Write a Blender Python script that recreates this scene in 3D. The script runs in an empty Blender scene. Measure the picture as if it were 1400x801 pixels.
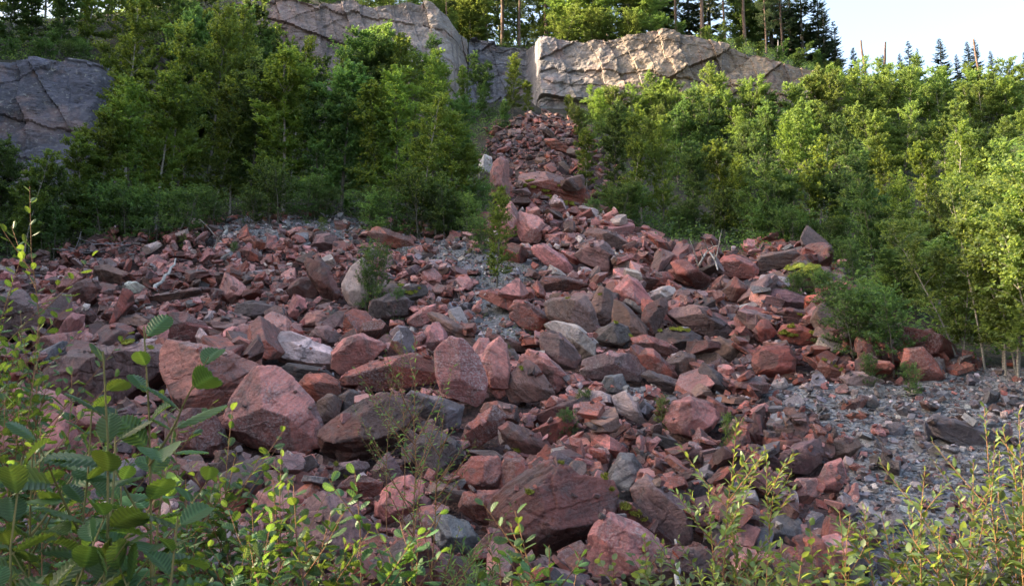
import bpy, bmesh, math, random
import numpy as np
from mathutils import Vector, Matrix

S = bpy.context.scene
R = math.radians
rng = np.random.default_rng(7)
random.seed(7)

# ------------------------------------------------------------------ camera
CZ, F, PITCH = 1.6, 1212.0, R(8.0)
cam_d = bpy.data.cameras.new('camera')
cam = bpy.data.objects.new('camera', cam_d)
S.collection.objects.link(cam)
cam.location = (0, 0, CZ)
cam.rotation_euler = (R(90) + PITCH, 0, 0)
cam_d.sensor_width = 36.0
cam_d.lens = 36.0 * F / 1400.0
cam_d.clip_start = 0.05
cam_d.clip_end = 2000
cam_d.dof.use_dof = True
cam_d.dof.focus_distance = 12.0
cam_d.dof.aperture_fstop = 28.0
S.camera = cam
# ------------------------------------------------------------------ light
SUN_EL, SUN_AZ = 21.0, -86.0          # azimuth from the view direction (+y), negative = left
w = bpy.data.worlds.new('World'); S.world = w; w.use_nodes = True
nt = w.node_tree
bg = nt.nodes['Background']
sky = nt.nodes.new('ShaderNodeTexSky')
sky.sky_type = 'NISHITA'; sky.sun_disc = False
sky.sun_elevation = R(SUN_EL); sky.sun_rotation = R(SUN_AZ)
sky.altitude = 200; sky.air_density = 1.0; sky.dust_density = 4.0; sky.ozone_density = 1.0
nt.links.new(sky.outputs[0], bg.inputs[0]); bg.inputs[1].default_value = 0.15
sd = bpy.data.lights.new('sun', 'SUN'); sun = bpy.data.objects.new('sun', sd)
S.collection.objects.link(sun)
sd.energy = 4.2; sd.angle = R(0.6); sd.color = (1.0, 0.86, 0.66)
az, el = R(SUN_AZ), R(SUN_EL)
to_sun = Vector((math.sin(az) * math.cos(el), math.cos(az) * math.cos(el), math.sin(el)))
sun.rotation_euler = to_sun.to_track_quat('Z', 'Y').to_euler()
S.view_settings.view_transform = 'Standard'; S.view_settings.look = 'None'
S.view_settings.exposure = 2.32; S.view_settings.use_white_balance = True; S.view_settings.white_balance_temperature = 7250; S.view_settings.white_balance_tint = 12; S.view_settings.gamma = 1.0
S.view_settings.use_curve_mapping = False
S.cycles.max_bounces = 6; S.cycles.diffuse_bounces = 2; S.cycles.transmission_bounces = 4
S.cycles.transparent_max_bounces = 4; S.cycles.glossy_bounces = 2
S.cycles.caustics_reflective = False; S.cycles.caustics_refractive = False
S.cycles.use_denoising = True

# ------------------------------------------------------------------ maths helpers
CP, SP = math.cos(PITCH), math.sin(PITCH)
def ray(px, py):
    u = (px - 700.0) / F; v = (400.5 - py) / F
    return np.array([u, CP - v * SP, SP + v * CP])
def unproj(px, py, Y):
    d = ray(px, py); k = Y / d[1]
    return np.array([d[0] * k, Y, CZ + d[2] * k])
def project(x, y, z):
    zz = z - CZ
    fw = y * CP + zz * SP; up = -y * SP + zz * CP
    fw = np.maximum(fw, 1e-3)
    return 700.0 + F * x / fw, 400.5 - F * up / fw
def smooth(a):
    a = np.clip(a, 0, 1); return a * a * (3 - 2 * a)
def _h(ix, iy, iz, seed):
    n = (ix.astype(np.int64) * 374761393 + iy.astype(np.int64) * 668265263 + iz.astype(np.int64) * 2147483647 + seed * 1274126177) & 0xffffffff
    n = ((n ^ (n >> 13)) * 1274126177) & 0xffffffff
    n = (n ^ (n >> 16)) & 0xffffffff
    return n / 4294967295.0
def vnoise(p, seed=0):
    """value noise, p (N,3) -> 0..1"""
    f = np.floor(p); t = p - f; t = t * t * (3 - 2 * t)
    i = f.astype(np.int64); x, y, z = i[:, 0], i[:, 1], i[:, 2]
    r = 0
    for dx in (0, 1):
        wx = t[:, 0] if dx else 1 - t[:, 0]
        for dy in (0, 1):
            wy = t[:, 1] if dy else 1 - t[:, 1]
            for dz in (0, 1):
                wz = t[:, 2] if dz else 1 - t[:, 2]
                r = r + wx * wy * wz * _h(x + dx, y + dy, z + dz, seed)
    return r
def fbm(p, octv=4, seed=0):
    a, s, r, q = 0.5, 0.0, 0.0, p.copy()
    for k in range(octv):
        r = r + a * vnoise(q, seed + k * 17); s += a; a *= 0.5; q = q * 2.03 + 5.7
    return r / s - 0.5
def joints(p, n, spacing, seed, warp=0.25):
    """blocky offset: each slab between parallel joints gets its own random offset"""
    q = (p @ np.asarray(n)) / spacing + warp * 2 * fbm(p / spacing * 0.6, 2, seed + 3)
    i = np.floor(q)
    z = np.zeros_like(i).astype(np.int64)
    return _h(i.astype(np.int64), z, z, seed) - 0.5
class RBF:
    def __init__(self, pts, smooth_k=0.02):
        p = np.asarray(pts, float); self.p = p[:, :2]; z = p[:, 2]; n = len(p)
        A = np.zeros((n + 3, n + 3)); A[:n, :n] = self._k(self.p, self.p) + smooth_k * np.eye(n) * 10
        A[:n, n] = 1; A[:n, n + 1:] = self.p; A[n, :n] = 1; A[n + 1:, :n] = self.p.T
        self.w = np.linalg.solve(A, np.concatenate([z, [0, 0, 0]]))
    def _k(self, a, b):
        d = np.sqrt(((a[:, None] - b[None]) ** 2).sum(-1)) + 1e-9
        return d * d * np.log(d)
    def __call__(self, x, y):
        q = np.stack([x, y], -1); n = len(self.p); out = np.empty(len(q))
        for s in range(0, len(q), 40000):
            c = q[s:s + 40000]
            out[s:s + 40000] = self._k(c, self.p) @ self.w[:n] + self.w[n] + c @ self.w[n + 1:]
        return out

# ------------------------------------------------------------------ scene helpers
COL = S.collection
def tag(o, label=None, cat=None, group=None, kind=None):
    if label: o['label'] = label
    if cat: o['category'] = cat
    if group: o['group'] = group
    if kind: o['kind'] = kind
    return o
def empty(name, loc, rz=0.0, scale=1.0):
    o = bpy.data.objects.new(name, None); COL.objects.link(o)
    o.location = loc; o.rotation_euler = (0, 0, rz); o.scale = (scale,) * 3 if np.isscalar(scale) else scale
    o.empty_display_size = 0.2
    return o
def mesh_np(name, V, faces=None, loops=None, totals=None, mat=None, smooth_sh=True, attrs=None):
    """faces (N,k) int array, or loops + totals for mixed polygons"""
    me = bpy.data.meshes.new(name)
    V = np.asarray(V, np.float32)
    if faces is not None:
        faces = np.asarray(faces, np.int32)
        loops = faces.ravel(); totals = np.full(len(faces), faces.shape[1], np.int32)
    loops = np.asarray(loops, np.int32); totals = np.asarray(totals, np.int32)
    me.vertices.add(len(V)); me.vertices.foreach_set('co', V.ravel())
    me.loops.add(len(loops)); me.loops.foreach_set('vertex_index', loops)
    me.polygons.add(len(totals))
    st = np.concatenate([[0], np.cumsum(totals)[:-1]]).astype(np.int32)
    me.polygons.foreach_set('loop_start', st); me.polygons.foreach_set('loop_total', totals)
    me.polygons.foreach_set('use_smooth', np.full(len(totals), smooth_sh, bool))
    for k, a in (attrs or {}).items():
        a = np.asarray(a, np.float32)
        if a.ndim == 1:
            at = me.attributes.new(k, 'FLOAT', 'POINT'); at.data.foreach_set('value', a)
        elif a.shape[1] == 3:
            at = me.attributes.new(k, 'FLOAT_VECTOR', 'POINT'); at.data.foreach_set('vector', a.ravel())
        else:
            at = me.attributes.new(k, 'FLOAT_COLOR', 'POINT'); at.data.foreach_set('color', a.ravel())
    me.update(calc_edges=True)
    if mat: me.materials.append(mat)
    return me
def link(name, me, parent=None, loc=None):
    o = bpy.data.objects.new(name, me); COL.objects.link(o)
    if parent is not None: o.parent = parent
    if loc is not None: o.location = loc
    return o

# ------------------------------------------------------------------ materials
def new_mat(name):
    m = bpy.data.materials.new(name); m.use_nodes = True
    t = m.node_tree; b = t.nodes['Principled BSDF']
    return m, t, b
def N(t, kind, **kw):
    n = t.nodes.new(kind)
    for k, v in kw.items():
        if k.startswith('i_'): n.inputs[k[2:].replace('_', ' ')].default_value = v
        else: setattr(n, k, v)
    return n
def mixc(t, fac, a, b, blend='MIX'):
    n = t.nodes.new('ShaderNodeMix'); n.data_type = 'RGBA'; n.blend_type = blend
    for s, v in ((0, fac), (6, a), (7, b)):
        if hasattr(v, 'is_output') or isinstance(v, bpy.types.NodeSocket): t.links.new(v, n.inputs[s])
        else: n.inputs[s].default_value = v if s == 0 else (*v, 1) if len(v) == 3 else v
    return n.outputs[2]
def noise(t, vec, scale, detail=4, rough=0.6, dist=0.0):
    n = N(t, 'ShaderNodeTexNoise', i_Scale=scale, i_Detail=detail, i_Roughness=rough, i_Distortion=dist)
    if vec is not None: t.links.new(vec, n.inputs['Vector'])
    return n.outputs[0]
def ramp(t, fac, stops):
    n = t.nodes.new('ShaderNodeValToRGB'); e = n.color_ramp.elements
    while len(e) < len(stops): e.new(0.5)
    for k, (p, c) in enumerate(stops):
        e[k].position = p; e[k].color = (c, c, c, 1) if np.isscalar(c) else (*c, 1)
    t.links.new(fac, n.inputs[0]); return n.outputs[0]
def math_n(t, op, a, b=None):
    n = t.nodes.new('ShaderNodeMath'); n.operation = op
    for s, v in ((0, a), (1, b)):
        if v is None: continue
        if isinstance(v, bpy.types.NodeSocket): t.links.new(v, n.inputs[s])
        else: n.inputs[s].default_value = v
    return n.outputs[0]
def bump(t, b, height, strength, dist, prev=None):
    n = N(t, 'ShaderNodeBump', i_Strength=strength, i_Distance=dist)
    t.links.new(height, n.inputs['Height'])
    if prev is not None: t.links.new(prev, n.inputs['Normal'])
    t.links.new(n.outputs[0], b.inputs['Normal']); return n.outputs[0]

def rock_material():
    m, t, b = new_mat('broken_rock')
    at = N(t, 'ShaderNodeAttribute', attribute_name='tint')
    lp = N(t, 'ShaderNodeAttribute', attribute_name='lp').outputs['Vector']
    tint, alpha = at.outputs['Color'], at.outputs['Alpha']
    # large patches: darker weathered crust / lighter fresh break
    n1 = noise(t, lp, 1.6, 5, 0.65, 0.6)
    c = mixc(t, ramp(t, n1, [(0.36, 0.0), (0.62, 1.0)]), tint, mixc(t, 1.0, tint, (1.35, 1.28, 1.3), 'MULTIPLY'))
    n2 = noise(t, lp, 2.3, 6, 0.7, 1.2)
    crust = mixc(t, 0.6, tint, (0.10, 0.068, 0.068))
    c = mixc(t, ramp(t, n2, [(0.53, 0.0), (0.60, 0.85)]), c, crust)
    # foliation bands
    mp = N(t, 'ShaderNodeMapping'); mp.inputs['Scale'].default_value = (0.7, 0.7, 9.0)
    t.links.new(lp, mp.inputs['Vector'])
    bands = noise(t, mp.outputs[0], 1.6, 5, 0.6, 0.5)
    bf = math_n(t, 'SUBTRACT', 1.05, alpha)
    c = mixc(t, math_n(t, 'MULTIPLY', bf, ramp(t, bands, [(0.35, 0.8), (0.5, 0.0)])), c, mixc(t, 1.0, c, (0.42, 0.40, 0.42), 'MULTIPLY'))
    c = mixc(t, math_n(t, 'MULTIPLY', bf, ramp(t, bands, [(0.58, 0.0), (0.68, 0.8)])), c, mixc(t, 1.0, c, (1.5, 1.45, 1.45), 'MULTIPLY'))
    mm = noise(t, lp, 9, 5, 0.75, 0.4)
    c = mixc(t, ramp(t, mm, [(0.38, 0.55), (0.5, 0.0)]), c, mixc(t, 1.0, c, (0.50, 0.46, 0.48), 'MULTIPLY'))
    c = mixc(t, ramp(t, mm, [(0.54, 0.0), (0.66, 0.5)]), c, mixc(t, 1.0, c, (1.55, 1.45, 1.42), 'MULTIPLY'))
    # rust bloom
    n3 = noise(t, lp, 3.1, 4, 0.6)
    c = mixc(t, ramp(t, n3, [(0.60, 0.0), (0.68, 0.4)]), c, mixc(t, 0.5, tint, (0.36, 0.10, 0.045)))
    # pale grains and bruises, amount in alpha
    g = noise(t, lp, 34, 5, 0.8)
    patch = noise(t, lp, 2.7, 4, 0.6, 0.8)
    gm = math_n(t, 'MULTIPLY', ramp(t, g, [(0.47, 0.0), (0.58, 1.0)]), ramp(t, patch, [(0.36, 0.15), (0.56, 1.0)]))
    c = mixc(t, math_n(t, 'MULTIPLY', gm, alpha), c, (0.50, 0.42, 0.42))
    dk = noise(t, lp, 21, 4, 0.8)
    c = mixc(t, ramp(t, dk, [(0.30, 0.55), (0.42, 0.0)]), c, mixc(t, 1.0, c, (0.35, 0.33, 0.34), 'MULTIPLY'))
    t.links.new(c, b.inputs['Base Color'])
    rr = ramp(t, n2, [(0.4, 0.66), (0.65, 0.46)]); t.links.new(rr, b.inputs['Roughness'])
    b.inputs['Specular IOR Level'].default_value = 0.6
    p = bump(t, b, bands, 0.8, 0.05)
    p = bump(t, b, noise(t, lp, 7, 8, 0.74, 0.3), 1.0, 0.07, p)
    p = bump(t, b, noise(t, lp, 28, 5, 0.75), 0.6, 0.015, p)
    vor = N(t, 'ShaderNodeTexVoronoi', i_Scale=3.2); vor.feature = 'DISTANCE_TO_EDGE'
    t.links.new(mixc(t, 0.12, lp, noise(t, lp, 5, 3), 'ADD'), vor.inputs['Vector'])
    crack = ramp(t, vor.outputs[0], [(0.0, 0.0), (0.02, 1.0)])
    p = bump(t, b, crack, 0.35, 0.02, p)
    return m
ROCK = rock_material()

def leaf_material(name, front, trans, vary=0.35, tw=0.45, rough=0.5):
    m, t, b = new_mat(name)
    oi = N(t, 'ShaderNodeObjectInfo'); va = N(t, 'ShaderNodeAttribute', attribute_name='var').outputs['Fac']
    k = math_n(t, 'MULTIPLY_ADD', va, vary * 2); k.node.inputs[2].default_value = 1 - vary
    k2 = math_n(t, 'MULTIPLY_ADD', oi.outputs['Random'], 0.5); k2.node.inputs[2].default_value = 0.75
    kk = math_n(t, 'MULTIPLY', k, k2)
    def col(base):
        hs = N(t, 'ShaderNodeHueSaturation'); hs.inputs['Color'].default_value = (*base, 1)
        h = math_n(t, 'MULTIPLY_ADD', oi.outputs['Random'], 0.028); h.node.inputs[2].default_value = 0.49
        t.links.new(h, hs.inputs['Hue']); t.links.new(kk, hs.inputs['Value']); return hs.outputs[0]
    cf, ct = col(front), col(trans)
    t.links.new(cf, b.inputs['Base Color']); b.inputs['Roughness'].default_value = rough
    b.inputs['Specular IOR Level'].default_value = 0.35
    tr = N(t, 'ShaderNodeBsdfTranslucent'); t.links.new(ct, tr.inputs['Color'])
    mx = N(t, 'ShaderNodeMixShader'); mx.inputs[0].default_value = tw
    t.links.new(b.outputs[0], mx.inputs[1]); t.links.new(tr.outputs[0], mx.inputs[2])
    t.links.new(mx.outputs[0], t.nodes['Material Output'].inputs['Surface'])
    return m
LEAF = leaf_material('young_broadleaf', (0.076, 0.130, 0.054), (0.20, 0.31, 0.065), 0.45, 0.5)
LEAF_M = leaf_material('birch_leaf', (0.095, 0.150, 0.045), (0.28, 0.36, 0.05), 0.4, 0.5)
LEAF_Y = leaf_material("pale_broadleaf", (0.115, 0.172, 0.062), (0.32, 0.42, 0.085), 0.35, 0.5)
LEAF_FG = leaf_material('near_leaf', (0.065, 0.130, 0.050), (0.21, 0.31, 0.04), 0.3, 0.40, 0.42)
LEAF_W = leaf_material('willow_leaf', (0.10, 0.150, 0.060), (0.32, 0.38, 0.06), 0.35, 0.42, 0.45)
NEEDLE = leaf_material('spruce_needles', (0.030, 0.058, 0.024), (0.05, 0.08, 0.02), 0.35, 0.2)
NEEDLE_P = leaf_material('pine_needles', (0.060, 0.095, 0.035), (0.10, 0.14, 0.03), 0.35, 0.25)
MOSS = leaf_material('yellow_moss', (0.27, 0.27, 0.045), (0.18, 0.19, 0.03), 0.35, 0.1, 0.9)

def simple_noise_mat(name, a, b_, scale, rough=0.85, stretch=None, bstr=0.5, bd=0.02):
    m, t, b = new_mat(name)
    tc = N(t, 'ShaderNodeTexCoord').outputs['Object']
    if stretch:
        mp = N(t, 'ShaderNodeMapping'); mp.inputs['Scale'].default_value = stretch; t.links.new(tc, mp.inputs['Vector']); tc = mp.outputs[0]
    n = noise(t, tc, scale, 6, 0.65, 0.3)
    t.links.new(mixc(t, ramp(t, n, [(0.35, 0.0), (0.65, 1.0)]), a, b_), b.inputs['Base Color'])
    b.inputs['Roughness'].default_value = rough
    bump(t, b, n, bstr, bd)
    return m
BARK_PALE = simple_noise_mat('pale_bark', (0.13, 0.12, 0.10), (0.34, 0.31, 0.27), 6, stretch=(1, 1, 5))
BARK_GREY = simple_noise_mat('grey_bark', (0.05, 0.045, 0.035), (0.14, 0.125, 0.10), 6, stretch=(1, 1, 0.6))
BARK_PINE = simple_noise_mat('pine_bark', (0.07, 0.048, 0.038), (0.19, 0.12, 0.085), 8, stretch=(1, 1, 0.4))
DEADWOOD = simple_noise_mat('bleached_wood', (0.22, 0.20, 0.18), (0.48, 0.46, 0.43), 14, stretch=(1, 1, 0.3))
STEM_G = simple_noise_mat('green_stem', (0.13, 0.13, 0.04), (0.22, 0.17, 0.06), 9)
STEM_R = simple_noise_mat('red_stem', (0.16, 0.075, 0.035), (0.24, 0.12, 0.05), 9)

def N_red(t, col):
    n = t.nodes.new('ShaderNodeSeparateColor'); t.links.new(col, n.inputs[0]); return n.outputs[0]
def ground_material():
    m, t, b = new_mat('stony_ground')
    tc = N(t, 'ShaderNodeTexCoord').outputs['Object']
    at = N(t, 'ShaderNodeAttribute', attribute_name='zone').outputs['Fac']   # 0 forest floor, 0.5 scree bed, 1 grey gravel
    v = N(t, 'ShaderNodeTexVoronoi', i_Scale=26.0); t.links.new(tc, v.inputs['Vector'])
    v2 = N(t, 'ShaderNodeTexVoronoi', i_Scale=11.0); t.links.new(tc, v2.inputs['Vector'])
    n = noise(t, tc, 1.3, 6, 0.65)
    grav = mixc(t, 0.75, (0.12, 0.12, 0.125), mixc(t, 1.0, (0.27, 0.27, 0.28), N_red(t, v.outputs['Color']), 'MULTIPLY'))
    scr = mixc(t, 0.6, (0.075, 0.045, 0.04), mixc(t, 1.0, (0.16, 0.08, 0.07), N_red(t, v2.outputs['Color']), 'MULTIPLY'))
    flo = mixc(t, ramp(t, n, [(0.4, 0.0), (0.6, 1.0)]), (0.040, 0.030, 0.022), (0.032, 0.034, 0.018))
    c = mixc(t, ramp(t, at, [(0.1, 0.0), (0.4, 1.0)]), flo, scr)
    c = mixc(t, ramp(t, at, [(0.6, 0.0), (0.9, 1.0)]), c, grav)
    t.links.new(c, b.inputs['Base Color']); b.inputs['Roughness'].default_value = 0.95
    p = bump(t, b, v.outputs['Distance'], 0.8, 0.03)
    bump(t, b, n, 0.6, 0.1, p)
    return m
def cliff_material():
    m, t, b = new_mat('cliff_rock')
    tc = N(t, 'ShaderNodeTexCoord').outputs['Object']
    at = N(t, 'ShaderNodeAttribute', attribute_name='tint').outputs['Color']
    n1 = noise(t, tc, 0.35, 6, 0.62, 0.8)
    c = mixc(t, ramp(t, n1, [(0.4, 0.0), (0.6, 1.0)]), mixc(t, 1.0, at, (0.72, 0.74, 0.80), 'MULTIPLY'), at)
    n2 = noise(t, tc, 0.7, 5, 0.6, 0.5)
    c = mixc(t, ramp(t, n2, [(0.55, 0.0), (0.68, 0.6)]), c, (0.34, 0.21, 0.18))
    mp = N(t, 'ShaderNodeMapping'); mp.inputs['Scale'].default_value = (1.6, 1.6, 0.22); t.links.new(tc, mp.inputs['Vector'])
    st = noise(t, mp.outputs[0], 1.2, 6, 0.7, 0.4)
    c = mixc(t, ramp(t, st, [(0.36, 0.75), (0.48, 0.0)]), c, (0.07, 0.07, 0.08))
    n4 = noise(t, tc, 4.5, 6, 0.75)
    c = mixc(t, ramp(t, n4, [(0.56, 0.0), (0.66, 0.7)]), c, (0.38, 0.35, 0.31))
    n5 = noise(t, tc, 3.0, 6, 0.75, 0.6)
    c = mixc(t, ramp(t, n5, [(0.3, 0.6), (0.42, 0.0)]), c, (0.10, 0.08, 0.07))
    t.links.new(c, b.inputs['Base Color']); b.inputs['Roughness'].default_value = 0.85
    mp2 = N(t, 'ShaderNodeMapping'); mp2.inputs['Rotation'].default_value = (0.3, 0.5, 0.2); mp2.inputs['Scale'].default_value = (0.8, 0.8, 4)
    t.links.new(tc, mp2.inputs['Vector'])
    p = bump(t, b, noise(t, mp2.outputs[0], 1.3, 7, 0.65, 0.5), 0.7, 0.25)
    bump(t, b, noise(t, tc, 6, 6, 0.7), 0.5, 0.06, p)
    return m

# ------------------------------------------------------------------ terrain
def P(px, py, Y): return unproj(px, py, Y)
low = [P(*a) for a in [
    (0,801,7.5),(350,801,7.5),(700,801,7.5),(1050,801,7.5),(1400,801,7.5),
    (0,700,9.3),(350,700,9.3),(700,700,9.3),(1050,700,9.3),(1400,700,9.3),
    (0,600,11.5),(350,600,11.5),(700,600,11.5),(1050,600,11.5),(1400,600,11),
    (0,500,15),(350,500,14.5),(700,500,14.5),(1050,500,14.5),(1200,510,13.5),(1400,525,13),
    (0,420,19),(200,420,18.5),(400,420,18),(650,420,18),(900,420,18),(1100,420,18),(1250,440,17.5),(1400,440,18),
    (0,370,23),(150,350,24),(350,350,22.5),(550,350,22.5),(700,350,22),(900,350,23),(1080,355,23),
    (330,300,27),(450,297,27),(600,325,25.5),(720,290,26.5),(760,230,32),(760,190,36),(760,160,41.5),
    (850,300,30),(960,330,27),(1150,360,26),
    (150,300,30),(400,270,33),(600,250,36),(100,250,36),(300,230,41),(500,200,43),(640,160,45),
    (900,200,40),(1000,260,34),(1100,190,41),(1200,330,27),(1200,230,36),(1400,380,24),(1400,280,32),(1300,200,40),(1400,190,42),(1100,150,45),
    (1250,150,46),(1400,150,47)]]
low += [np.array(a, float) for a in [(-6,0,0),(0,0,0),(6,0,0),(-4,3.5,0),(0,3.5,0),(4,3.5,0),(0,-12,0),(-8,-12,0),(8,-12,0),
    (12,6,1.2),(18,12,5),(24,20,10),(26,30,15),(16,0,2),(-12,8,2.5),(-14,16,5)]]
up = [P(*a) for a in [(-100,85,37),(0,83,36.5),(150,92,38.5),(320,8,46.5),(470,18,47.5),(560,5,47.5),(600,20,48),(630,58,51),(720,68,50.5),(740,57,46),
    (860,57,45),(940,50,45),(1050,88,45),(1120,106,45.5),(1250,132,46),(1400,135,47),
    (0,40,44),(150,40,46),(620,52,56),(730,62,54),(860,58,54),(1000,58,56),(1120,100,54),(1250,125,54),(1400,128,56),
    (320,-10,54),(470,-5,56)]]
up += [np.array(a, float) for a in [(-30,80,24),(0,80,23),(30,80,21),(60,80,19),(-40,50,24),(40,50,16)]]
RL, RU = RBF(low), RBF(up)
CL = np.array([(-500,33),(-100,35),(0,35.5),(150,37),(200,40),(310,46),(470,47),(600,47.2),(622,48),(645,51),(722,50.5),(735,45.5),(860,44.5),(940,44.5),(1050,44.5),(1120,45),(1250,46),(1700,48)], float)
def bearing(px, row=100): d = ray(px, row); return d[0] / d[1]
CT = np.array([bearing(p) for p in CL[:, 0]])
def cliff_y(t): return np.interp(t, CT, CL[:, 1])
def ridge(x, y):
    """added hill, unseen left of the frame, shaped to throw shade over the quarry"""
    crest = np.interp(y, [-20, 0, 3.4, 3.62, 3.95, 4.25, 4.6, 5, 6, 8, 12, 14, 18, 25, 35, 46, 60], [11.5, 11.5, 11.2, 9.95, 9.85, 10.3, 10.6, 10.8, 11.3, 13.2, 14.6, 15.0, 17.5, 22.0, 26.5, 31.0, 31.0])  # added hill's crest, shaped by depth to place shade and sunlit leaf tips
    q = np.stack([x * 0 + 3, y, y * 0], -1)
    crest = crest + (3.0 * fbm(q * 0.25, 3, 5) + 1.6 * fbm(q * 1.1, 2, 9)) * smooth((y - 5) / 6)
    xl = -np.interp(y, [-20, 0, 15, 30, 45, 60, 80], [24, 24, 25, 29, 36, 44, 50])
    foot = xl + np.interp(y, [0, 15, 35, 60], [12, 11, 9, 5])
    return crest, smooth((foot - x) / (foot - xl))
def height(x, y):
    x = np.asarray(x, float).ravel(); y = np.asarray(y, float).ravel()
    xc = np.clip(x, -30, 34); 
    zl = RL(xc, np.clip(y, -12, 50)); zu = RU(np.clip(x, -45, 60), np.clip(y, 30, 85))
    t = x / np.maximum(y, 1.0)
    m = smooth((y - cliff_y(t) - 0.1) / 1.0)
    z = zl * (1 - m) + np.maximum(zu, zl - 3) * m
    c, k = ridge(x, y)
    z = z * (1 - k) + np.maximum(c, z) * k
    return z
def rough(x, y):
    q = np.stack([x, y, x * 0], -1)
    return 0.22 * fbm(q * 0.5, 4, 1) + 0.06 * fbm(q * 3, 3, 2)
def ground_z(x, y):
    x = np.atleast_1d(np.asarray(x, float)); y = np.atleast_1d(np.asarray(y, float))
    return height(x, y) + rough(x, y)
def inside(poly, x, y):
    poly = np.asarray(poly, float); r = np.zeros(np.shape(x), bool); n = len(poly)
    for i in range(n):
        x1, y1 = poly[i]; x2, y2 = poly[(i + 1) % n]
        if y1 == y2: continue
        r ^= ((y1 > y) != (y2 > y)) & (x < (x2 - x1) * (y - y1) / (y2 - y1) + x1)
    return r
SCREE = [(-250,840),(-250,395),(0,372),(60,350),(190,325),(330,298),(450,292),(560,312),(640,325),(680,300),(662,215),(690,165),(750,150),(800,180),(850,250),(825,290),(860,325),(960,355),(1090,345),(1150,375),(1145,430),(1170,480),(1250,478),(1320,498),(1460,515),(1650,540),(1650,840)]
GRAV = [[(1180,545),(1250,520),(1320,498),(1700,505),(1700,900),(1150,900),(1170,740),(1150,660),(1180,600)],
        [(640,470),(640,385),(700,345),(760,365),(720,400),(700,430),(735,470),(690,470)],
        [(250,322),(330,296),(470,290),(560,315),(640,330),(690,350),(690,380),(640,380),(560,340),(420,322),(340,330)],
        [(1040,530),(1120,520),(1250,525),(1180,600),(1080,585)],
        [(840,520),(900,530),(1000,560),(1000,575),(900,560),(820,545)]]
def zone_of(x, y, z, jitter=0):
    px, py = project(x, y, z)
    ok = (y > 5) & (y < 43)
    ex, ey = (rng.normal(0, 9, px.shape), rng.normal(0, 5, py.shape)) if jitter else (0, 0)
    s = inside(SCREE, px + ex, py + ey) & ok
    g = np.zeros_like(s)
    if jitter:
        px = px + rng.normal(0, jitter, px.shape); py = py + rng.normal(0, jitter * 0.6, py.shape)
    for p in GRAV: g |= inside(p, px, py)
    return s, g & s
def grid_axis(segs):
    out = []
    for a, b, n in segs: out.append(np.linspace(a, b, n, endpoint=False))
    out.append([segs[-1][1]]); return np.concatenate(out)
gx = grid_axis([(-600,-90,14),(-90,-46,16),(-46,-20,60),(-20,20,330),(20,44,60),(44,600,18)])
gy = grid_axis([(-300,-20,10),(-20,2,24),(2,30,250),(30,54,160),(54,90,30),(90,800,16)])
GX, GY = np.meshgrid(gx, gy)
zz = ground_z(GX.ravel(), GY.ravel())
far = smooth((np.hypot(GX.ravel(), GY.ravel() - 30) - 60) / 80)
zz = zz * (1 - far) + far * 12.0
V = np.stack([GX.ravel(), GY.ravel(), zz], -1)
SINK = 0.22
nx, ny = len(gx), len(gy)
ii = (np.arange(ny - 1)[:, None] * nx + np.arange(nx - 1)[None]).ravel()
sc_, gr_ = zone_of(V[:, 0], V[:, 1], V[:, 2])
V[:, 2] -= np.where(sc_ & ~gr_, SINK, 0.0)
zone = np.where(gr_, 1.0, np.where(sc_ | ((V[:, 1] < 9) & (np.abs(V[:, 0]) < 14)), 0.5, 0.0))
g = link('ground', mesh_np('ground', V, np.stack([ii, ii + 1, ii + nx + 1, ii + nx], -1), mat=ground_material(), attrs={'zone': zone}))
tag(g, kind='structure')

def hit(px, py, y0=4.0, y1=60.0):
    ys = np.arange(y0, y1, 0.05); d = ray(px, py)
    x = d[0] / d[1] * ys; z = CZ + d[2] / d[1] * ys
    h = height(x, ys) > z
    k = int(np.argmax(h)) if h.any() else len(ys) - 1
    return ys[k]

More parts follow.
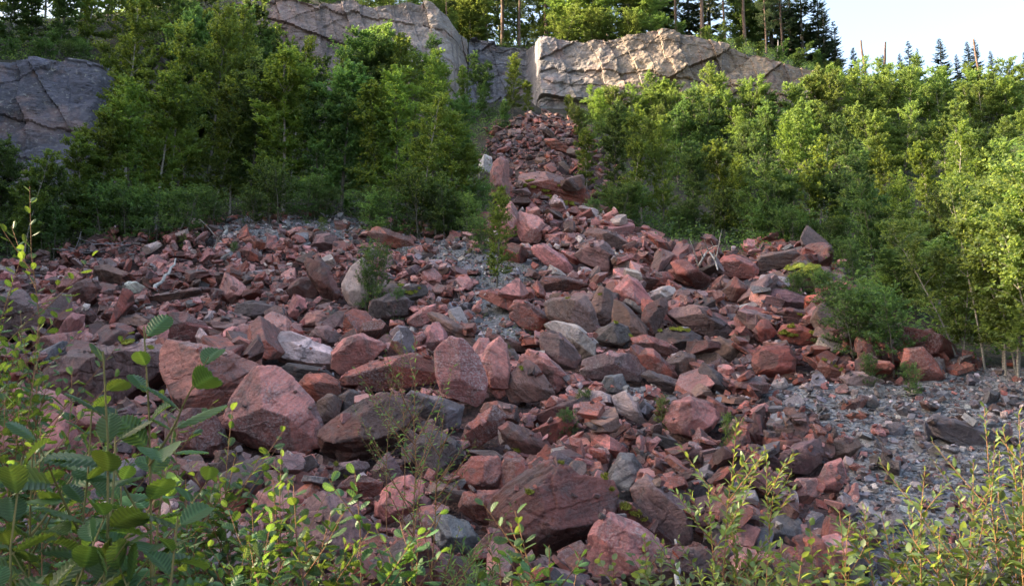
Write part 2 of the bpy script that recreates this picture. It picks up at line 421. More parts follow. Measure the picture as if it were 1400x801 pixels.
# ------------------------------------------------------------------ cliffs
def cliff(name, p0, p1, nu, nv, top, base_rows, tint, seed, lean=0.25, big=1.0, A=(0.80, 0.25, 0.55), B=(-0.25, 0.2, 0.95)):
    """rock wall following the cliff line between bearings p0..p1; top = [(px,row)], tint by px"""
    pxs = np.linspace(p0, p1, nu)
    t = np.array([bearing(p) for p in pxs]); yc = cliff_y(t)
    kern = np.ones(9) / 9; ycs = np.convolve(np.pad(yc, 4, 'edge'), kern, 'valid')
    tr = np.interp(pxs, [a for a, _ in top], [b for _, b in top])
    ztop = np.array([unproj(a, b, c)[2] for a, b, c in zip(pxs, tr, ycs)])
    br = np.interp(pxs, [a for a, _ in base_rows], [b for _, b in base_rows])
    zb = np.array([unproj(a, b, c)[2] for a, b, c in zip(pxs, br, ycs)]) - 1.5
    v = np.concatenate([np.linspace(0, 1, nv), np.linspace(1, 1.0, 14)[1:]])
    extra = np.concatenate([np.zeros(nv), np.linspace(0, 1, 14)[1:]])
    T, Vv = np.meshgrid(np.arange(nu), np.arange(len(v)))
    T = T.ravel(); Vv = Vv.ravel(); vv = v[Vv]; ex = extra[Vv]
    y = ycs[T] - 0.5 - (1 - vv) * lean * (ztop - zb)[T] + ex * 3.5
    z = zb[T] + vv * (ztop - zb)[T]
    x = t[T] * ycs[T]
    p = np.stack([x, y, z], -1)
    q = p * np.array([1, 0.5, 1])
    d = 1.1 * big * joints(q, A, 2.6, seed, 0.35) + 0.9 * big * joints(q, B, 2.2, seed + 1, 0.5) \
        + 0.45 * big * joints(q, (0.5, 0.3, -0.8), 1.1, seed + 2) + 0.3 * joints(q, (0.9, 0.1, 0.25), 0.8, seed + 4) \
        + 1.1 * fbm(q * 0.35, 4, seed + 7) + 0.36 * fbm(q * 1.5, 5, seed + 8) + 0.12 * fbm(q * 5.0, 3, seed + 9) + 0.22 * joints(q, (0.15, 0.3, 0.95), 0.42, seed + 12, 0.6)
    edge = smooth(np.minimum(vv / 0.06, 1)) * (1 - 0.6 * ex)
    p[:, 1] -= d * edge
    p[:, 2] += (0.35 * joints(q, (0.7, 0.6, 0.0), 1.3, seed + 5) + 0.3 * fbm(q * 1.2, 3, seed + 6)) * smooth((vv - 0.7) / 0.3) - ex * 0.35
    n = len(v)
    ii = (np.arange(n - 1)[:, None] * nu + np.arange(nu - 1)[None]).ravel()
    tc = np.stack([np.interp(pxs, [a for a, _ in tint], [c[k] for _, c in tint]) for k in range(3)] + [np.ones(nu)], -1)[T]
    tc[:, :3] *= (1 + 0.45 * joints(q, A, 2.6, seed, 0.35) + 0.35 * joints(q, B, 2.2, seed + 1, 0.5) + 0.35 * joints(q, (0.5, 0.3, -0.8), 1.1, seed + 2))[:, None]
    o = link(name, mesh_np(name, p, np.stack([ii, ii + 1, ii + nu + 1, ii + nu], -1), mat=CLIFF, attrs={'tint': tc}, smooth_sh=False))
    return o
CLIFF = cliff_material()
c1 = cliff('rock_cliff', -420, 205, 420, 90, [(-420,95),(0,82),(60,84),(110,88),(150,96),(205,130)], [(-420,260),(205,260)],
      [(-420,(0.15,0.14,0.17)),(205,(0.17,0.155,0.18))], 11, 0.30, 0.32)
tag(c1, 'dark lavender grey quarry face with a pale streaked top behind the left trees', 'cliff', 'quarry rock faces')
c2 = cliff('rock_cliff', 206, 640, 520, 120, [(206,100),(300,18),(325,5),(380,2),(410,10),(440,14),(480,12),(520,8),(560,2),(590,8),(612,28),(628,52),(640,60)], [(206,190),(640,170)],
      [(206,(0.22,0.18,0.17)),(400,(0.25,0.18,0.165)),(640,(0.32,0.28,0.25))], 23, 0.18, 0.5, (0.35, 0.2, 0.9), (-0.5, 0.2, 0.85))
tag(c2, 'tall fractured pinkish grey quarry face rising at the top left of the scree', 'cliff', 'quarry rock faces')
c3 = cliff('rock_cliff', 641, 1180, 640, 120, [(641,58),(700,62),(722,66),(738,52),(800,56),(860,50),(900,47),(940,50),(985,62),(1040,84),(1090,96),(1120,106),(1180,125)], [(641,160),(1180,160)],
      [(641,(0.22,0.215,0.24)),(735,(0.20,0.19,0.20)),(860,(0.25,0.195,0.15)),(1180,(0.30,0.22,0.155))], 37, 0.16, 0.8, (0.35, 0.1, 0.93), (0.05, 0.1, 0.99))
tag(c3, 'long tan and grey quarry face with slanting joints above the scree chute', 'cliff', 'quarry rock faces')

# ------------------------------------------------------------------ rock building
ICO = {}
def ico(sub):
    if sub not in ICO:
        bm = bmesh.new(); bmesh.ops.create_icosphere(bm, subdivisions=sub, radius=1.0)
        ICO[sub] = (np.array([v.co[:] for v in bm.verts]), np.array([[v.index for v in f.verts] for f in bm.faces]))
        bm.free()
    return ICO[sub]
PAL = {'pink': (0.42,0.160,0.135), 'red': (0.27,0.070,0.046), 'maroon': (0.135,0.042,0.032), 'dark': (0.080,0.055,0.052),
       'grey': (0.165,0.158,0.168), 'ash': (0.26,0.255,0.27), 'rust': (0.33,0.090,0.055), 'pale': (0.44,0.34,0.31), 'brown': (0.175,0.095,0.070), 'plum': (0.20,0.105,0.100), 'white': (0.5,0.47,0.45)}
SPK = {'pink': 0.62, 'red': 0.35, 'maroon': 0.25, 'dark': 0.15, 'grey': 0.35, 'ash': 0.3, 'rust': 0.3, 'pale': 0.6, 'brown': 0.2, 'plum': 0.35, 'white': 0.3}
WORD = {'pink': 'pink', 'red': 'brick red', 'maroon': 'maroon', 'dark': 'nearly black', 'grey': 'grey', 'ash': 'ash grey', 'rust': 'rust orange', 'pale': 'pale pinkish', 'brown': 'brown', 'plum': 'purple grey', 'white': 'whitish'}
def tint_of(col, n, r):
    c = np.array(PAL[col]) * r.uniform(0.82, 1.2) * r.uniform(0.93, 1.07, 3)
    return np.tile(np.array([*c, min(1.0, SPK[col] * r.uniform(0.25, 1.35))]), (n, 1))
def facet_tint(tint, idx, r):
    nf = int(idx.max()) + 1
    f = r.uniform(0.66 if tint[0, 0] > 0.33 else 0.36, 1.34, nf); mixg = (r.random(nf) < (0.15 if tint[0, 0] > 0.33 else 0.32)) * r.uniform(0.25, 0.7, nf)
    a = tint.copy(); gcol = np.array([0.12, 0.068, 0.058]) * r.uniform(0.6, 1.5)
    a[:, :3] = a[:, :3] * (1 - mixg[idx])[:, None] + gcol * mixg[idx][:, None]
    a[:, :3] *= f[idx][:, None]; a[:, 3] *= r.uniform(0.4, 1.1, nf)[idx]
    return a
DR = {}
def dense_rock(Np, Hp, dims, sub, seed, p=34, amp=1.0, lay=1.0):
    """star-shaped body inside the planes Np.x<=Hp, with chipped edges and bedding steps"""
    U, Fc = ico(sub)
    d = U * dims; d = d / np.linalg.norm(d, axis=1)[:, None]
    dots = d @ Np.T; k = np.maximum(dots, 1e-4) / Hp[None]
    mx = k.max(1); DR['idx'] = k.argmax(1); p = p * 2.6
    r = 1.0 / (mx * (((k / mx[:, None]) ** p).sum(1)) ** (1.0 / p))
    rq = np.random.default_rng(seed + 77); rs = []; off = len(Hp)
    for bod in range(3):
        kk = []
        for _ in range(3):
            v = rq.normal(0, 1, 3) / dims ** 0.5; v /= np.linalg.norm(v)
            sup = 1.0 / (k.max(1).min() + 1e-9) * 0 + float((d * r[:, None] @ v).max())
            kk.append(np.maximum(d @ v, 1e-4) / (sup * rq.uniform(0.42, 0.8)))
        kk = np.array(kk).max(0); rs.append(np.minimum(r, 1.0 / kk))
        DR['idx'] = np.where(1.0 / kk < r * 0.995, off + bod, DR['idx']) if bod == 0 else DR['idx']
    rs = np.array(rs); w_ = rs.argmax(0); r0_ = r; r = rs.max(0)
    DR['idx'] = np.where(r < r0_ * 0.99, off + w_, k.argmax(1))
    V = d * r[:, None]
    s = float(np.cbrt(np.prod(dims)))
    rr = np.random.default_rng(seed)
    ax = Np[rr.integers(len(Np))]; ax = ax + rr.normal(0, 0.25, 3); ax /= np.linalg.norm(ax)
    o = rr.uniform(0, 50, 3)
    q = V / s
    disp = 0.055 * fbm(q * 1.6 + o, 4, seed % 97) + 0.075 * lay * joints(q + o, ax, 0.22, seed % 89, 0.25) + 0.055 * fbm(q * 6 + o, 4, seed % 83)
    cr = fbm(q * 2.1 + o + 9, 3, seed % 61); disp -= 0.05 * np.exp(-(cr / 0.012) ** 2)
    disp += 0.07 * joints(q + o, np.cross(ax, (0.3, 0.5, 0.8)), 0.45, seed % 71, 0.3) + 0.05 * joints(q + o, np.cross(ax, (0.9, -0.2, 0.3)), 0.35, seed % 67, 0.3)
    V = V + d * (disp * s * amp)[:, None]
    # foliation frame for the bands
    a = ax; b_ = np.cross(a, (0.1, 0.9, 0.3)); b_ /= np.linalg.norm(b_); c_ = np.cross(a, b_)
    lp = np.stack([V @ b_, V @ c_, V @ a], -1) + o
    return V, Fc, lp

# ---- hand-placed boulders: outline traced as world polygon at its own distance
# (outline px, colour, tilt of the broad front face up(+)/down(-), thickness factor, landmark name or None, description, moss spots)
HERO = [
 ([(8,505),(20,487),(98,478),(120,458),(160,448),(215,448),(258,462),(240,485),(215,505),(205,530),(140,555),(50,535)],'plum',58,1.0,'broad lichen slab','broad flat grey red slab dotted with yellow lichen',[(150,462,7),(175,468,9),(190,462,5),(205,475,5),(130,480,4),(215,463,5),(165,455,5),(75,490,4)]),
 ([(-30,560),(0,537),(50,533),(85,545),(97,560),(102,600),(90,650),(0,665),(-30,640)],'pink',20,0.8,'rounded pink boulder','large rounded pink boulder behind the big leaves',[]),
 ([(222,480),(232,468),(300,480),(340,493),(362,507),(330,530),(300,562),(275,585),(245,555),(225,510)],'pink',15,0.8,'mottled red block','big mottled red block leaning beside the lichen slab',[]),
 ([(308,575),(320,540),(350,505),(380,503),(397,517),(425,550),(442,590),(436,606),(400,615),(330,612),(306,595)],'pink',22,0.8,'speckled pink pyramid','large pyramid of white speckled pink granite',[]),
 ([(228,582),(245,562),(280,556),(306,585),(308,607),(290,624),(250,622),(230,608)],'maroon',5,0.9,None,'glossy maroon block half hidden by leaves',[]),
 ([(371,480),(382,455),(400,455),(450,475),(462,490),(460,502),(430,504),(385,494)],'pale',8,0.9,'white bellied block','long red topped block with a whitish belly',[]),
 ([(455,482),(470,465),(495,458),(525,472),(530,482),(508,492),(492,508),(470,515),(456,505)],'pink',30,0.9,None,'pale pink block with a flat sloping face',[]),
 ([(422,460),(432,447),(448,446),(470,459),(464,473),(450,477),(435,469)],'plum',10,1.0,None,'knobbly grey pink lump',[]),
 ([(382,503),(395,497),(440,503),(458,515),(448,523),(405,530),(390,522)],'dark',25,1.0,None,'smooth dark grey slab',[]),
 ([(403,530),(420,512),(445,511),(463,521),(464,536),(440,549),(420,545)],'rust',25,0.9,'orange red wedge','orange red wedge with a sharp ridge',[]),
 ([(429,560),(434,549),(447,540),(463,537),(467,545),(463,571),(442,580)],'brown',10,0.9,None,'speckled tan chunk with rusty edge',[]),
 ([(463,560),(464,540),(478,531),(492,538),(488,552),(472,567)],'dark',0,1.0,None,'small dark red knob',[]),
 ([(468,519),(480,508),(525,490),(562,484),(602,500),(602,522),(520,532),(475,532)],'red',28,0.7,'long red ridge','long low brick red ridge',[]),
 ([(438,602),(441,588),(470,565),(500,545),(525,538),(555,550),(565,568),(560,590),(540,610),(480,632),(447,625)],'maroon',18,0.9,'striped maroon boulder','big dark maroon boulder striped with black and white',[]),
 ([(596,482),(605,470),(618,462),(635,467),(652,488),(662,510),(665,522),(659,547),(641,562),(624,558),(604,537),(597,512)],'pink',14,0.45,'tall oval pink slab','tall oval pink slab standing upright with a diagonal crack',[]),
 ([(655,497),(668,472),(683,462),(693,474),(698,510),(695,532),(686,546),(676,542),(667,527),(659,508)],'pink',5,0.7,'tall pink tooth','tall pink tooth of rock with a white crest',[]),
 ([(642,482),(655,463),(674,464),(670,480),(658,503),(645,494)],'pink',15,0.8,None,'pink shoulder of rock',[]),
 ([(579,457),(588,442),(600,442),(609,454),(613,464),(602,477),(585,482),(578,473)],'pink',15,0.8,None,'upright pink chunk',[]),
 ([(704,484),(725,478),(745,484),(762,499),(774,512),(771,523),(760,536),(745,528),(720,508)],'pink',20,0.9,'bright pink block','bright pink block with a crumbling right end',[]),
 ([(696,512),(720,492),(735,500),(757,536),(750,545),(700,548),(694,532)],'brown',22,0.6,'brown triangle rock','brown triangular rock with a yellow moss dot',[(713,503,3)]),
 ([(690,475),(703,478),(713,495),(702,509),(694,503)],'dark',10,1.0,None,'smooth charcoal wedge',[]),
 ([(582,430),(592,427),(608,432),(636,449),(650,466),(642,477),(625,470),(605,456)],'brown',-5,0.7,'slanting layered block','slanting block layered pink and brown',[]),
 ([(558,435),(580,420),(595,416),(597,430),(580,444),(560,448)],'pink',25,0.9,None,'pink wedge with a flat top',[]),
 ([(650,456),(680,457),(726,474),(724,481),(690,479),(655,470)],'maroon',30,0.9,None,'low dark red slab',[]),
 ([(744,452),(760,451),(785,474),(793,490),(785,504),(765,502),(745,487),(739,467)],'plum',10,0.7,None,'smooth grey brown wedge',[]),
 ([(747,446),(760,440),(790,446),(812,464),(829,481),(820,491),(800,494),(780,477),(755,457)],'pale',18,0.8,'pale layered boulder','pale layered boulder with flaking edges',[]),
 ([(795,508),(800,491),(830,482),(870,487),(882,503),(872,521),(840,520),(802,517)],'plum',22,0.8,'dark layered boulder','rounded dark layered boulder',[]),
 ([(821,527),(828,514),(850,512),(858,529),(851,539),(828,538)],'grey',15,0.9,None,'squat grey brown stone',[]),
 ([(558,542),(565,535),(610,545),(632,556),(627,582),(608,587),(575,567)],'grey',30,0.6,'smooth charcoal slab','smooth charcoal slab tilted toward the viewer',[]),
 ([(658,562),(662,551),(680,549),(706,555),(708,577),(700,582),(670,580)],'rust',15,0.9,'orange topped block','pink and orange block with a rounded top',[]),
 ([(628,604),(640,580),(675,554),(691,570),(682,592),(655,608),(635,613)],'red',25,0.7,'diagonal red slab','diagonal rust red slab with black streaks',[]),
 ([(725,582),(729,560),(760,553),(785,543),(786,566),(765,577),(735,588)],'maroon',20,0.9,None,'stepped maroon block',[]),
 ([(683,585),(697,577),(740,597),(753,611),(738,621),(700,615),(688,603)],'maroon',15,0.8,None,'dark red wedge with a mossy foot',[(706,613,6)]),
 ([(728,588),(758,571),(776,567),(792,585),(772,602),(750,607)],'red',25,0.8,None,'red slab with a sharp upper edge',[]),
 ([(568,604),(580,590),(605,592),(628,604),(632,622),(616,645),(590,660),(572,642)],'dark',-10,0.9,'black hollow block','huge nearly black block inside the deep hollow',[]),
 ([(671,697),(680,680),(710,655),(735,640),(760,631),(800,640),(830,655),(839,680),(836,702),(800,732),(765,747),(735,758),(705,747),(677,727)],'maroon',16,0.9,'great maroon boulder','greatest maroon boulder with a white dusted ridge',[(724,672,5),(826,652,5),(822,640,4),(835,668,4),(768,633,3)]),
 ([(793,760),(815,717),(835,702),(870,713),(905,742),(918,762),(900,790),(800,790)],'pink',18,0.8,'pink granite dome','white mottled pink dome below the great boulder',[]),
 ([(865,672),(885,650),(940,690),(951,715),(953,752),(920,746),(900,727),(874,702)],'plum',30,0.5,'dark tilted slab','large dark purple slab tilted over a black gap',[]),
 ([(838,678),(848,668),(928,748),(914,753),(880,733),(840,697)],'maroon',20,0.8,'mossy plank of rock','narrow plank of rock carrying tufts of yellow moss',[(843,676,5),(856,692,7),(868,700,7),(880,708,5)]),
 ([(826,650),(848,620),(866,622),(882,650),(872,670),(861,687),(838,674)],'grey',12,0.9,'mottled grey block','pale grey pink mottled block',[]),
 ([(683,645),(689,628),(715,627),(726,641),(721,661),(702,675),(682,667)],'rust',12,0.8,'orange cube','square orange red block with vertical grooves',[]),
 ([(629,645),(645,625),(680,624),(688,645),(682,670),(655,675),(636,668)],'red',18,0.8,None,'rounded brick red block',[]),
 ([(627,690),(635,673),(682,670),(692,686),(677,717),(650,716),(631,704)],'red',35,0.9,None,'flat topped reddish block with a black foot',[]),
 ([(514,685),(530,665),(565,643),(584,660),(581,677),(560,702),(530,715),(515,704)],'pink',15,0.9,'pink quartz boulder','boulder of pink rock with white grains',[]),
 ([(398,695),(420,673),(445,670),(485,698),(514,722),(512,748),(480,770),(405,768)],'plum',15,0.8,'mottled purple boulder','large boulder mottled purple grey and white',[]),
 ([(437,648),(460,633),(500,628),(504,636),(487,654),(445,656)],'plum',30,0.8,None,'thin dark slab with lichen edge',[(472,650,3),(460,635,3)]),
 ([(462,667),(480,650),(500,652),(522,658),(517,677),(475,683)],'red',25,0.8,None,'red triangular slab end',[]),
 ([(507,643),(530,619),(549,645),(541,662),(515,658)],'plum',25,0.7,None,'pinkish grey pointed slab',[]),
 ([(549,613),(570,603),(581,628),(572,646),(550,637)],'dark',15,0.9,None,'shiny dark rounded block',[]),
 ([(578,664),(600,660),(636,671),(632,686),(585,684)],'brown',35,0.9,None,'brownish red flat slab',[]),
 ([(591,722),(597,699),(640,714),(657,740),(642,754),(600,750)],'grey',20,0.7,None,'grey lichen covered slab under the grass',[]),
 ([(549,713),(565,701),(590,707),(592,740),(560,738)],'maroon',10,0.8,None,'lumpy maroon block',[]),
 ([(856,780),(880,758),(920,750),(965,752),(985,775),(980,812),(880,815)],'brown',32,0.9,'banded brown slab','banded tan and black slab',[]),
 ([(1030,742),(1035,716),(1060,704),(1090,711),(1102,730),(1096,754),(1045,756)],'grey',25,0.8,'bluish grey slab','smooth bluish grey slab with faint grooves',[]),
 ([(909,577),(920,550),(945,544),(975,554),(982,570),(971,587),(950,599),(920,592)],'pink',15,0.8,'two tone block','two toned block grey on one side and pink on the other',[]),
 ([(836,540),(855,536),(871,550),(882,578),(872,578),(845,562)],'pale',20,0.7,None,'long pale pink splinter block',[]),
 ([(869,561),(880,546),(896,560),(886,575)],'grey',10,0.9,None,'olive grey pointed stone',[]),
 ([(913,425),(930,415),(968,422),(999,447),(1002,457),(977,464),(940,448)],'plum',38,0.5,'long blue grey slab','long slanting slab streaked blue grey and red',[]),
 ([(876,440),(885,415),(905,408),(916,415),(906,436),(896,456),(884,460)],'maroon',20,0.6,'leaning maroon slab','leaning maroon slab with a smooth face',[]),
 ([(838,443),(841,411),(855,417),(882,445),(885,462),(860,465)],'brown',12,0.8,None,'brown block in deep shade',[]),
 ([(841,397),(858,378),(872,384),(890,410),(886,422),(870,432),(850,417)],'pink',15,0.8,'pink pyramid','pink pyramid with a ragged crest',[]),
 ([(852,414),(857,394),(870,399),(883,420),(879,432)],'pale',5,0.7,None,'pale split face stone',[]),
 ([(885,402),(905,392),(921,390),(924,405),(906,411),(888,411)],'pale',25,0.9,None,'whitish flat topped block',[]),
 ([(746,417),(755,409),(800,406),(812,425),(817,452),(800,460),(770,452),(749,433)],'brown',-8,0.9,'white ridged dark block','big dark brown block with a white ridge',[(776,408,3)]),
 ([(802,422),(820,392),(836,400),(842,430),(827,446),(809,442)],'brown',10,0.7,None,'upright reddish brown block',[(820,402,3)]),
 ([(738,386),(745,378),(775,377),(802,388),(806,394),(770,397),(744,396)],'maroon',12,1.1,'dark capstone','long dark capstone lying flat',[]),
 ([(726,392),(735,383),(745,398),(749,409),(735,407)],'red',12,0.8,None,'upright red stone',[]),
 ([(697,422),(705,412),(720,411),(751,433),(749,442),(735,452),(715,447),(699,434)],'red',28,0.8,'tilted red block','tilted red block above the gravel pocket',[]),
 ([(785,348),(805,331),(825,329),(842,345),(844,361),(831,373),(795,358)],'plum',28,0.7,'broad red grey slab','broad red and grey slab on the upper ridge',[]),
 ([(798,321),(810,312),(840,317),(857,330),(855,341),(830,338)],'brown',30,0.8,None,'brownish slab high on the ridge',[]),
 ([(728,337),(745,334),(770,350),(782,365),(777,374),(750,363),(730,347)],'pink',25,0.7,None,'long pink slab',[]),
 ([(747,377),(752,362),(765,369),(778,379)],'pale',15,0.8,None,'pale triangular shard',[]),
 ([(977,370),(990,352),(1005,349),(1030,360),(1036,370),(1031,381),(1000,379)],'red',22,0.9,'red tree foot boulder','rounded red boulder below the trees',[]),
 ([(1030,363),(1040,349),(1085,341),(1095,352),(1077,365),(1040,372)],'brown',20,0.9,'brown tree foot slab','long brown slab below the trees',[]),
 ([(988,398),(1005,379),(1030,398),(1035,406),(1020,414),(1000,412)],'red',30,0.7,'red triangle slab','flat red triangular slab',[]),
 ([(914,369),(935,365),(956,385),(958,392),(940,390),(920,380)],'red',30,0.8,None,'sloping red slab near the tree shade',[]),
 ([(887,385),(895,373),(915,372),(922,382),(914,394),(895,397)],'red',25,0.9,None,'squat red block',[]),
 ([(1071,380),(1082,362),(1100,357),(1132,369),(1138,386),(1122,397),(1085,393)],'brown',30,0.9,'moss capped boulder','boulder capped with a thick yellow green moss carpet',[(1082,367,7),(1093,363,9),(1105,366,10),(1117,371,9),(1127,377,8),(1100,373,8),(1112,379,7),(1088,374,5),(1122,383,5)]),
 ([(1053,412),(1057,396),(1075,396),(1101,406),(1102,419),(1080,421)],'plum',15,0.7,'striped dark slab','dark slab with fine vertical stripes',[]),
 ([(1062,427),(1080,420),(1106,429),(1102,444),(1075,443)],'maroon',30,0.8,None,'flat maroon slab with specks of moss',[(1092,429,3),(1101,432,3)]),
 ([(1064,455),(1072,444),(1095,445),(1121,457),(1118,468),(1095,471),(1070,464)],'rust',25,0.9,'orange mossy slab','orange red slab edged with yellow moss',[(1070,454,5),(1078,456,6),(1087,457,4),(1082,446,4),(1110,455,4),(1117,461,3)]),
 ([(1029,492),(1035,478),(1050,473),(1077,475),(1087,490),(1085,506),(1055,514),(1034,510)],'red',10,0.9,'square red boulder','square red boulder with a pinkish shoulder',[]),
 ([(1118,503),(1124,491),(1158,508),(1153,517),(1130,518)],'red',25,0.8,None,'red slab with a moss lined top edge',[(1127,492,3),(1135,496,3),(1143,501,3),(1151,506,4)]),
 ([(1148,515),(1165,506),(1200,514),(1208,522),(1187,531),(1160,525)],'pale',25,0.9,'white veined slab','low red slab veined with white',[]),
 ([(1153,503),(1162,494),(1175,497),(1178,508),(1160,509)],'pink',20,0.9,None,'small pink stone by the shrub',[]),
 ([(1233,500),(1238,476),(1250,471),(1262,476),(1282,497),(1292,517),(1275,523),(1250,521)],'rust',14,0.8,'orange red crag','big orange red crag at the gravel edge',[]),
 ([(1213,498),(1225,484),(1234,480),(1238,496),(1230,503)],'brown',12,0.9,None,'grey brown lump',[]),
 ([(1276,478),(1290,481),(1308,501),(1296,503)],'red',15,0.8,None,'red splinter leaning outward',[]),
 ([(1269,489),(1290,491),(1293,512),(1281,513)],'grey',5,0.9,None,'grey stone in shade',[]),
 ([(1269,578),(1280,567),(1340,584),(1365,600),(1358,619),(1322,612),(1300,603),(1274,592)],'grey',25,0.9,'long grey gravel slab','long grey slab lying on the gravel',[]),
 ([(1146,567),(1155,550),(1175,540),(1188,544),(1172,567)],'red',30,0.8,None,'red slab sunk in gravel',[]),
 ([(1153,569),(1175,561),(1185,569),(1176,578)],'rust',20,0.9,None,'orange stone on gravel',[]),
 ([(1205,589),(1213,580),(1230,578),(1240,586),(1230,599),(1212,600)],'grey',18,0.9,None,'dark grey stone half sunk in gravel',[]),
 ([(1131,618),(1135,601),(1170,597),(1176,611),(1160,627),(1136,630)],'brown',18,0.9,'brown flat block','flat topped olive brown block',[]),
 ([(1061,638),(1070,620),(1090,607),(1120,600),(1124,630),(1112,647),(1075,643)],'plum',28,0.8,'brown grey slab','broad brown grey slab',[]),
 ([(1119,653),(1130,630),(1150,627),(1157,650),(1147,672),(1122,671)],'pink',12,0.8,None,'pink mottled upright block',[]),
 ([(1076,673),(1090,654),(1115,654),(1122,672),(1107,688),(1080,684)],'pink',18,0.9,None,'pale pink rounded block',[]),
 ([(1022,593),(1030,564),(1041,569),(1049,590),(1047,610),(1030,608)],'maroon',15,0.8,None,'upright red grey slab',[]),
 ([(956,507),(962,496),(985,511),(1002,535),(999,543),(975,537),(961,522)],'dark',15,0.8,'black streaked slab','blackish slab slanting down into the gravel',[]),
 ([(874,487),(883,477),(900,479),(916,500),(927,511),(916,519),(895,510),(879,500)],'rust',20,0.8,None,'orange and white stone',[]),
 ([(910,494),(930,480),(949,486),(954,500),(931,517),(914,507)],'brown',25,0.8,None,'layered brown green block',[]),
 ([(877,513),(890,507),(925,519),(934,530),(926,540),(900,531)],'dark',12,0.9,None,'dark rounded slab',[]),
 ([(864,461),(885,458),(910,467),(926,477),(921,485),(900,485),(869,472)],'red',22,0.9,None,'reddish slab with dark face',[]),
 ([(896,457),(915,448),(940,451),(959,460),(958,472),(930,476),(904,473)],'dark',18,0.9,'moss topped dark block','dark block with a moss strip on top',[(920,450,4),(930,450,5),(940,452,4),(903,452,3)]),
 ([(807,465),(820,450),(840,440),(858,447),(865,466),(856,477),(825,473)],'dark',12,0.9,None,'dark layered block with yellow moss',[(842,441,3),(863,460,4)]),
 ([(968,469),(985,460),(1006,470),(1010,481),(1000,493),(985,486)],'brown',22,0.8,None,'brown slanted block',[]),
 ([(1030,452),(1040,438),(1050,439),(1062,455),(1045,470),(1034,465)],'red',20,0.8,None,'red pointed block',[]),
 ([(89,410),(100,391),(118,382),(132,384),(141,398),(122,413)],'maroon',22,0.9,'domed maroon boulder','domed maroon boulder near the top left',[]),
 ([(75,396),(90,375),(100,372),(112,380),(101,397),(80,400)],'pink',15,0.9,None,'pink and grey wedge',[]),
 ([(129,380),(132,359),(145,361),(181,375),(185,383),(165,388)],'brown',28,0.8,'tan sloping slab','tan sloping slab with rusty end',[]),
 ([(165,392),(175,385),(192,386),(198,393),(189,400),(172,400)],'white',20,1.0,'whitish lumpy stone','whitish lumpy stone',[]),
 ([(203,406),(235,397),(276,389),(275,401),(245,410),(209,414)],'brown',15,1.0,'flat dark lid','long flat dark lid of rock over a black gap',[]),
 ([(93,433),(110,420),(125,423),(134,433),(126,443),(105,440)],'maroon',20,0.9,None,'brownish red block',[]),
 ([(138,434),(145,422),(164,421),(162,434),(150,440)],'red',25,0.9,None,'small square red block',[]),
 ([(158,448),(165,433),(185,429),(202,438),(197,451)],'brown',15,0.9,None,'dark brown block',[]),
 ([(223,453),(232,430),(245,423),(275,439),(293,456),(272,466),(240,463)],'maroon',20,0.8,'dark red striped slab','dark red slab striped black at its left end',[]),
 ([(-40,410),(0,393),(30,399),(56,424),(60,437),(20,458),(-40,465)],'plum',30,0.8,'smooth left edge slab','large smooth reddish grey slab at the left edge',[]),
 ([(299,403),(308,375),(320,379),(342,398),(337,410),(315,416)],'pink',15,0.8,'sharp pink peak','sharp pointed pink block',[]),
 ([(320,432),(325,415),(345,411),(373,418),(372,431),(350,437)],'dark',5,0.9,None,'dark layered slab',[]),
 ([(391,437),(400,401),(416,409),(419,421),(405,434)],'pink',12,0.7,None,'pink upright shard',[]),
 ([(389,402),(395,384),(415,379),(434,388),(434,402),(420,410),(397,406)],'maroon',20,0.9,None,'rounded maroon block',[]),
 ([(417,362),(422,349),(435,351),(450,369),(464,401),(457,410),(440,403),(425,382)],'maroon',15,0.7,'leaning maroon pillar','leaning maroon pillar with a broad foot',[]),
 ([(468,388),(480,365),(495,354),(506,365),(514,385),(510,402),(491,423),(478,415),(469,399)],'pale',12,0.7,'split grey boulder','tall boulder with a smooth pale grey face',[]),
 ([(501,319),(515,310),(530,314),(561,325),(567,337),(545,340),(520,333)],'rust',28,0.8,'tree line red slab','long rust red slab just below the left trees',[]),
 ([(426,337),(433,321),(450,319),(461,325),(460,337),(445,341)],'plum',12,0.9,None,'purple red cube',[]),
 ([(330,326),(345,323),(366,332),(364,340),(345,341)],'rust',20,0.9,None,'orange brown wedge',[]),
 ([(326,341),(345,339),(359,350),(354,359),(338,355)],'rust',25,0.9,None,'orange red flat stone',[]),
 ([(301,375),(315,365),(334,375),(332,384),(310,385)],'red',25,0.9,None,'brick red slab',[]),
 ([(407,447),(420,428),(440,424),(447,435),(442,448)],'pink',18,0.8,None,'broad pink chunk',[]),
 ([(510,400),(520,388),(580,389),(584,401),(560,415),(530,412)],'dark',15,1.0,'dark ledge','dark flat ledge dotted with yellow moss',[(548,390,4),(573,394,2),(560,400,5),(568,398,3)]),
 ([(504,432),(508,405),(535,402),(565,408),(560,432),(530,437)],'dark',-15,0.9,None,'black block for the shade under the ledge',[]),  # black body put in for the shaded cavity beneath the ledge
 ([(671,238),(675,222),(685,216),(695,222),(697,262),(695,277),(683,281),(673,266)],'pink',6,0.9,'standing pink slab','tall pink and white slab standing at the trees',[]),
 ([(655,225),(662,213),(672,216),(674,240),(664,250),(655,245)],'white',10,0.9,None,'whitish angular rock',[]),
 ([(680,284),(700,275),(708,295),(702,322),(686,333),(681,305)],'pink',12,0.8,'bright pink buttress','bright pink buttress',[]),
 ([(703,302),(712,290),(735,297),(744,308),(737,332),(712,328)],'pink',22,0.8,None,'smooth pink block',[]),
